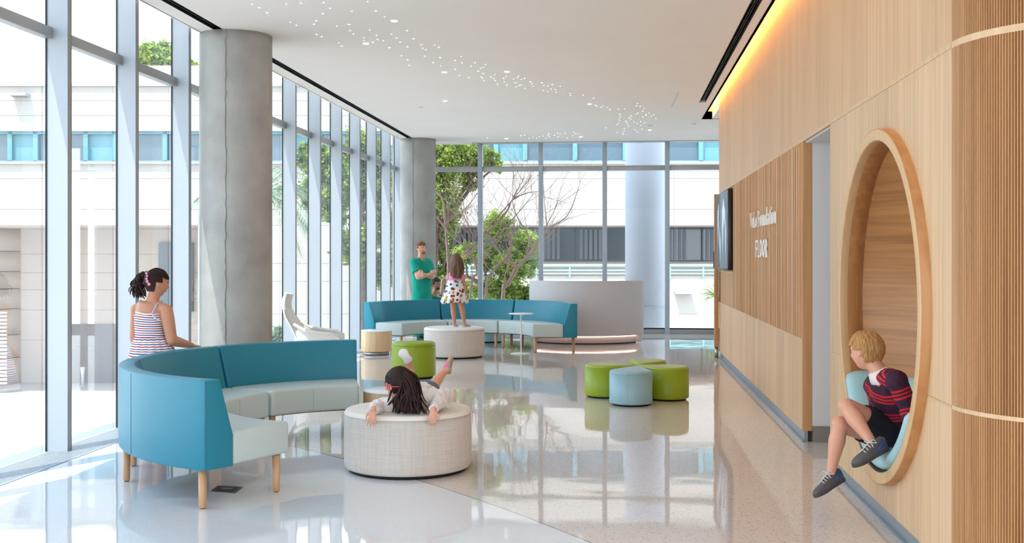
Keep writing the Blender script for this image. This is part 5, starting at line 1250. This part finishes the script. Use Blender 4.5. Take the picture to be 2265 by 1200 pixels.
for a, b, c_ in (((300.5, 692, -.02), (303, 672, .02), (312, 664, .06)), ((336, 694, -.115), (346, 675, -.08), (358, 665, -.0))):
    m = M(); cp = crv([tuple(P_(*a)), tuple(P_(*b)), tuple(P_(*c_))], 6); m.loft([V(q) for q in cp], .0075, [.004]*len(cp), n=8); m.build('strap', STRP, g1)
m = M(); cp = crv([tuple(P_(336, 694, -.113)), tuple(P_(343, 703, -.11)), tuple(P_(357, 709, -.065)), tuple(P_(361, 706, -.02))], 6); m.loft([V(q) for q in cp], .005, n=8); m.build('armhole_trim', mat('trim_white', L(238, 238, 242), .8), g1)
m = M(); cp = crv([tuple(P_(301, 690, -.03)), tuple(P_(312, 693, -.085)), tuple(P_(325, 695, -.108)), tuple(P_(336, 694, -.113))], 6); m.loft([V(q) for q in cp], .006, n=8); m.build('neck_trim', MATS['trim_white'], g1)
for s in (-1, 1): c_ = lg[s]; h_ = V((c_.x, c_.y, .002))+D(-.02, -.06, 0); shoe(g1, h_, h_+D(.06, .19, 0), (0, 0, 1), .037, .05, SOLEW, MATS['clip_pink'], sole_h=.015)

# ---------- 5. girl lying across the near ottoman
Z0 = 7.5; base = C(-.74, 7.7, .44); g2 = thing('person', 'girl with pink glasses and long dark hair lying on the near cream ottoman, feet up', 'person', base)
hc = U(884, 848, 7.42); H = .215; Mx = frame(D(-.93, -.36, -.10), D(.05, -.12, 1)); m = M(); add_head(m, hc, Mx, H)
s_ = D(.96, .12, .10).normalized()
sM = U(902, 893, 7.52); ch = U(908, 886, 7.66); wa = U(922, 876, 7.86); hi = U(934, 868, 8.04)
torso(m, [hi, wa, ch, sM], [.12, .10, .115, .10], [.085, .072, .078, .06], s_); m.loft([sM, U(893, 872, 7.46)], [.05, .043], n=12)
shL, shR = U(866, 893, 7.50), U(940, 878, 7.55); elL, elR = U(838, 897, 7.52), U(981, 872, 7.66); wL, wR = U(825, 905, 7.27), U(958, 906, 7.28)
limb(m, shL, elL, .040, .034); limb(m, elL, wL, .032, .021); limb(m, shR, elR, .042, .035); limb(m, elR, wR, .033, .021)
m.loft([sM, shL], .045, n=10); m.loft([sM, shR], .045, n=10)
hand(m, wL, D(-.08, -.22, -.95), D(.12, .95, -.2), .125, .22, -1, curls=(.05, .25, .3, .35)); hand(m, wR, D(-.05, -.30, -.8), D(.0, .9, -.4), .12, .30, 1)
kL, kR = U(915, 873, 8.32), U(946, 868, 8.34); aL, aR = U(906, 812, 8.36), U(982, 822, 8.50)
limb(m, hi+s_*-.05, kL, .072, .052); limb(m, hi+s_*.05, kR, .072, .052); limb(m, kL, aL, .047, .026, .008); limb(m, kR, aR, .047, .027, .008)
m.loft([aL, U(902, 800, 8.30)], [.03, .03], n=10); m.loft([aR, U(992, 816, 8.5)], [.03, .028], n=10)
body = place(remesh(m, .0045, 3), 'body', SK2, g2); face(g2, body, hc, Mx, H, HDK)
SHW = mat('shirt_white', L(232, 224, 220), .85, bump=.4, bump_scale=22)
m = M(); torso(m, [wa.lerp(hi, .45), wa, ch, sM.lerp(ch, .1)], [.135, .125, .138, .118], [.10, .088, .092, .075], s_, 'flat')
def sleeve(a, b, c_, r0, r1, r2): m.loft([a, a.lerp(b, .5), b, b.lerp(c_, .5), b.lerp(c_, .88)], [r0, (r0+r1)/2+.004, r1, (r1+r2)/2+.006, r2], n=16, cap='round'); m.loft([b.lerp(c_, .84), b.lerp(c_, .96)], [r2-.001, r2-.003], n=16, cap='flat')
sleeve(shL, elL, wL, .056, .050, .031); sleeve(shR, elR, wR, .062, .058, .032); m.loft([shL, sM, shR], .060, n=14)
place(remesh(m, .0055, 2), 'shirt', SHW, g2, fold=lambda p, n: n*(.010*noise.noise(V((p.x*26, p.y*26, p.z*14)))+.004*noise.noise(p*60)))
m = M(); torso(m, [hi.lerp(kL.lerp(kR, .5), .35), hi, wa.lerp(hi, .35)], [.135, .135, .125], [.095, .096, .09], s_, 'flat'); m.loft([hi+s_*-.05, (hi+s_*-.05).lerp(kL, .7)], [.085, .072], cap='flat'); m.loft([hi+s_*.05, (hi+s_*.05).lerp(kR, .7)], [.085, .072], cap='flat')
place(remesh(m, .007, 2), 'shorts', mat('denim_grey', L(104, 116, 128), .9, noise_amt=.4, noise_scale=90), g2)
hair_cap(hc, Mx, H, lambda q: (q.z > .15 and q.y < .5) or (q.y < .10 and q.z > -.42) , off=.055, nz=.025, mtl=HDK, body=g2, fr=9)
m = M(); rg = random.Random(31)
rt = Mx.col[0]; fw = Mx.col[1]
for i in range(220):
    a = PI+rg.uniform(-1.75, 1.75); th = rg.uniform(.45, 1.5); q = hc+Mx @ (head_pt(a, th, H)*1.06)
    endp = U(905+rg.gauss(0, 17), 905+rg.uniform(-18, 12), 7.34+rg.uniform(-.04, .13)) if math.sin(a) < .25 or rg.random() < .5 else U(884+rg.uniform(-14, 20), 893+rg.uniform(-10, 10), 7.40)
    m1 = q.lerp(endp, .42)+(q-hc).normalized()*.035+V((0, 0, .012)); lock(m, [q, m1, q.lerp(endp, .8)+D(0, -.012, 0), endp], .0082, .6)
for i in range(16): a = rg.uniform(-.9, .9); q = hc+Mx @ (head_pt(a, .42, H)*1.07); e = hc+Mx @ (head_pt(a*1.05, 1.22+rg.uniform(-.1, .1), H)*1.09); lock(m, [q, q.lerp(e, .5)+fw*.012, e], .011, .5)
rq = random.Random(3); pr_ = []
for i in range(260):
    a = rq.uniform(-PI, PI); lim = .22 if abs(a) < .75 else -.45; pr_.append(((rq.uniform(-.12, .12), rq.uniform(-.1, .25), 1), (math.sin(a), math.cos(a), lim+rq.uniform(-.06, .03))))
comb(m, hc, Mx, H, pr_, 1.092, .0048, rq, 7)
m.build('long_hair', HDK, g2)
GLS = mat('glasses_pink', L(214, 66, 96), .35); m = M()
for s in (-1, 1):
    cc_ = hc+Mx @ (V((s*.150, .415, -.005))*H); ring = [cc_+rt*math.cos(t_)*.115*H+Mx.col[2]*math.sin(t_)*.085*H*(1 if math.sin(t_) > -.2 else 1.05) for t_ in [2*PI*k/20 for k in range(21)]]; m.loft(ring, .0032, n=6, side=fw)
    m.loft([hc+Mx @ (V((s*.265, .41, .03))*H), hc+Mx @ (V((s*.385, .25, .03))*H), hc+Mx @ (V((s*.40, -.02, .0))*H)], [.0032]*3, n=6)
m.loft([hc+Mx @ (V((-.04, .42, .0))*H), hc+Mx @ (V((0, .44, .015))*H), hc+Mx @ (V((.04, .42, .0))*H)], .003, n=6); m.build('glasses', GLS, g2)
SOLEG = mat('sole_tan', L(176, 158, 136), .7); PKS = mat('sneaker_pink', L(230, 128, 152), .7)
# left foot: sole faces the camera, toes up to the left
shoe(g2, U(906, 801, 8.24), U(886, 774, 8.22), D(.15, .98, .12), .040, .055, SOLEW, PKS, sole_h=.018)
shoe(g2, U(995, 827, 8.50), U(1001, 789, 8.50), D(-.92, .25, -.28), .036, .055, SOLEG, PKS, sole_h=.018)

# ---------- 6. boy climbing out of the round niche
base = V((1.6, 6.4, .42)); b6 = thing('person', 'blond boy in a maroon striped rugby shirt sitting in the round niche, legs dangling', 'person', base)
hc = U(1916, 776, 6.20); H = .215; Mx = frame(D(-.66, .74, -.12), D(.10, .0, 1)); m = M(); add_head(m, hc, Mx, H)
hp = U(1990, 962, 6.30); wa = U(1983, 925, 6.24); chs = U(1968, 872, 6.16); sm = U(1955, 836, 6.12)
s_ = (U(1980, 836, 5.98)-U(1932, 845, 6.26)).normalized()
torso(m, [hp, wa, chs, sm], [.115, .10, .115, .10], [.085, .078, .085, .065], s_); m.loft([sm, U(1938, 812, 6.15), U(1925, 795, 6.18)], [.052, .045, .046], n=12)
shN, shF = U(1984, 842, 5.99), U(1934, 852, 6.25); elN = U(2008, 900, 5.98); wN = U(2012, 942, 5.93); elF = U(1944, 905, 6.32); wF = U(1952, 940, 6.40)
limb(m, shN, elN, .042, .035); limb(m, elN, wN, .034, .022); limb(m, shF, elF, .042, .034); limb(m, elF, wF, .033, .022); hand(m, wN, D(.1, -.1, -.9), D(0, .9, 0), .12, .3); hand(m, wF, D(.2, .2, -.9), D(1, 0, 0), .12, .3)
hN, hF = U(1980, 958, 6.22), U(1974, 966, 6.40); kN, kF = U(1873, 899, 6.08), U(1858, 938, 6.22); aN, aF = U(1930, 980, 5.92), U(1838, 1044, 6.20)
limb(m, hN, kN, .072, .050); limb(m, hF, kF, .072, .050)
for k_, a_ in ((kN, aN), (kF, aF)): m.loft([k_, k_.lerp(a_, .15), k_.lerp(a_, .35), k_.lerp(a_, .7), a_], [.047, .045, .049, .034, .026], n=14)
body = place(remesh(m, .0055, 3), 'body', SK2, b6); face(b6, body, hc, Mx, H, HBL)
hair_cap(hc, Mx, H, lambda q: (q.z > .19) or (q.y < -.12 and q.z > -.28) or (q.y < .15 and q.z > .04), off=.045, nz=.03, mtl=HBL, body=b6, fr=9)
m = M(); rg = random.Random(9)
cr0 = math.pi*.92
for i in range(800):
    a = rg.uniform(0, 2*PI); lim = 1.25 if math.cos(a) > .35 else (1.5 if math.cos(a) > -.30 else 2.12); th = rg.uniform(.05, lim-.15)
    tw = .45 if math.sin(a) > 0 else -.15
    ths = (th, min(th+.16, lim-.02), min(th+.34, lim), min(th+.52, lim+.03)); lift = rg.uniform(.0, .05); tw += rg.uniform(-.35, .35)
    lock(m, [hc+Mx @ (head_pt(a+tw*k*.30, t_, H)*(1.095+lift*(k == 2)*1.4+lift*(k == 3)*1.0)) for k, t_ in enumerate(ths)], rg.uniform(.0026, .0044), .6)
m.build('tousled_hair', HBL, b6)
RUG = stripe_mat('rugby_stripes', [L(206, 30, 40)]*3, .125, [(.04, .13), (.21, .30), (.38, .47)], L(58, 18, 46))
m = M(); torso(m, [hp.lerp(wa, .2), wa, chs, sm.lerp(chs, .05)], [.128, .122, .132, .112], [.098, .098, .102, .078], s_, 'flat')
SL = [(shN, elN, wN), (shF, elF, wF)]
for a, b, c_ in SL: m.loft([a, a.lerp(b, .5), b, b.lerp(c_, .5), b.lerp(c_, .9)], [.058, .052, .047, .042, .034], n=16)
m.loft([shN, sm, shF], .062, n=14)
segs = []
def sdist(p, a, b):
    ab = b-a; t_ = max(0, min(1, (p-a).dot(ab)/ab.length_squared)); return (p-(a+ab*t_)).length, t_*ab.length
def rugby(p):
    best = None
    for base_, a, b, w_ in ((0, sm, wa, .11), (.0, shN, elN, .055), (.17, elN, wN, .05), (.0, shF, elF, .055), (.17, elF, wF, .05)):
        d_, t_ = sdist(p, a, b); d_ /= w_
        if base_ == 0 and a is sm: t_ = (p-a).dot((b-a).normalized())
        if best is None or d_ < best[0]: best = (d_, base_+t_)
    return best[1]+.088
place(remesh(m, .005, 2), 'rugby_shirt', RUG, b6, stripe=rugby, fold=lambda p, n: n*(.006*noise.noise(p*16)+.003*noise.noise(p*40)))
m = M(); cd = (U(1938, 812, 6.15)-sm).normalized(); ck = sm.lerp(U(1938, 812, 6.15), .55); u_ = s_; v_ = cd.cross(u_).normalized(); vs = []; n = 28
for rr, hh in ((.090, -.045), (.072, -.004), (.061, .018), (.054, .018)):
    for i in range(n): t_ = 2*PI*i/n; vs.append(ck+u_*math.cos(t_)*rr+v_*math.sin(t_)*rr*.85+cd*(hh+(-.018 if hh < 0 else 0)*math.cos(t_)))
m.add(vs, [(j*n+i, j*n+(i+1) % n, (j+1)*n+(i+1) % n, (j+1)*n+i) for j in range(3) for i in range(n)], True); o = m.build('collar', mat('collar_white', L(228, 218, 214), .8), b6); md = o.modifiers.new('s', 'SOLIDIFY'); md.thickness = .005
m = M(); torso(m, [hp+V((0, 0, -.03)), hp, wa.lerp(hp, .35)], [.125, .128, .12], [.10, .10, .096], s_, 'flat')
for a, b, e in ((hN, kN, .66), (hF, kF, .60)): m.loft([a, a.lerp(b, .4), a.lerp(b, e)], [.084, .078, .072], n=16, cap='flat')
m.ell(hp+V((0, 0, -.02)), (.11, .11, .07)); place(remesh(m, .006, 2), 'shorts', mat('navy_shorts', L(24, 25, 38), .9, bump=.4, bump_scale=25), b6, fold=lambda p, n: n*(.006*noise.noise(p*18)))
SHO = mat('sneaker_grey', L(92, 88, 90), .8, noise_amt=.15, noise_scale=80); SOL2 = mat('sneaker_sole', L(74, 72, 74), .8); BLA = mat('sneaker_blue', L(46, 84, 150), .7); LAC = mat('lace_pale', L(206, 196, 190), .8); SOCK = mat('sock_black', L(22, 22, 24), .9)
upN = (aN-U(1928, 1012, 5.9)).normalized()
shoe(b6, U(1962, 994, 5.93), U(1888, 1034, 5.80), D(-.36, -.10, .92), .040, .070, SOL2, SHO, LAC, ankle=aN, msock=SHO, macc=BLA)
shoe(b6, U(1866, 1062, 6.24), U(1803, 1101, 6.10), D(-.40, .0, .90), .038, .068, SOL2, SHO, LAC, ankle=aF, msock=SOCK, macc=BLA)

bpy.data.scenes.remove(TS)
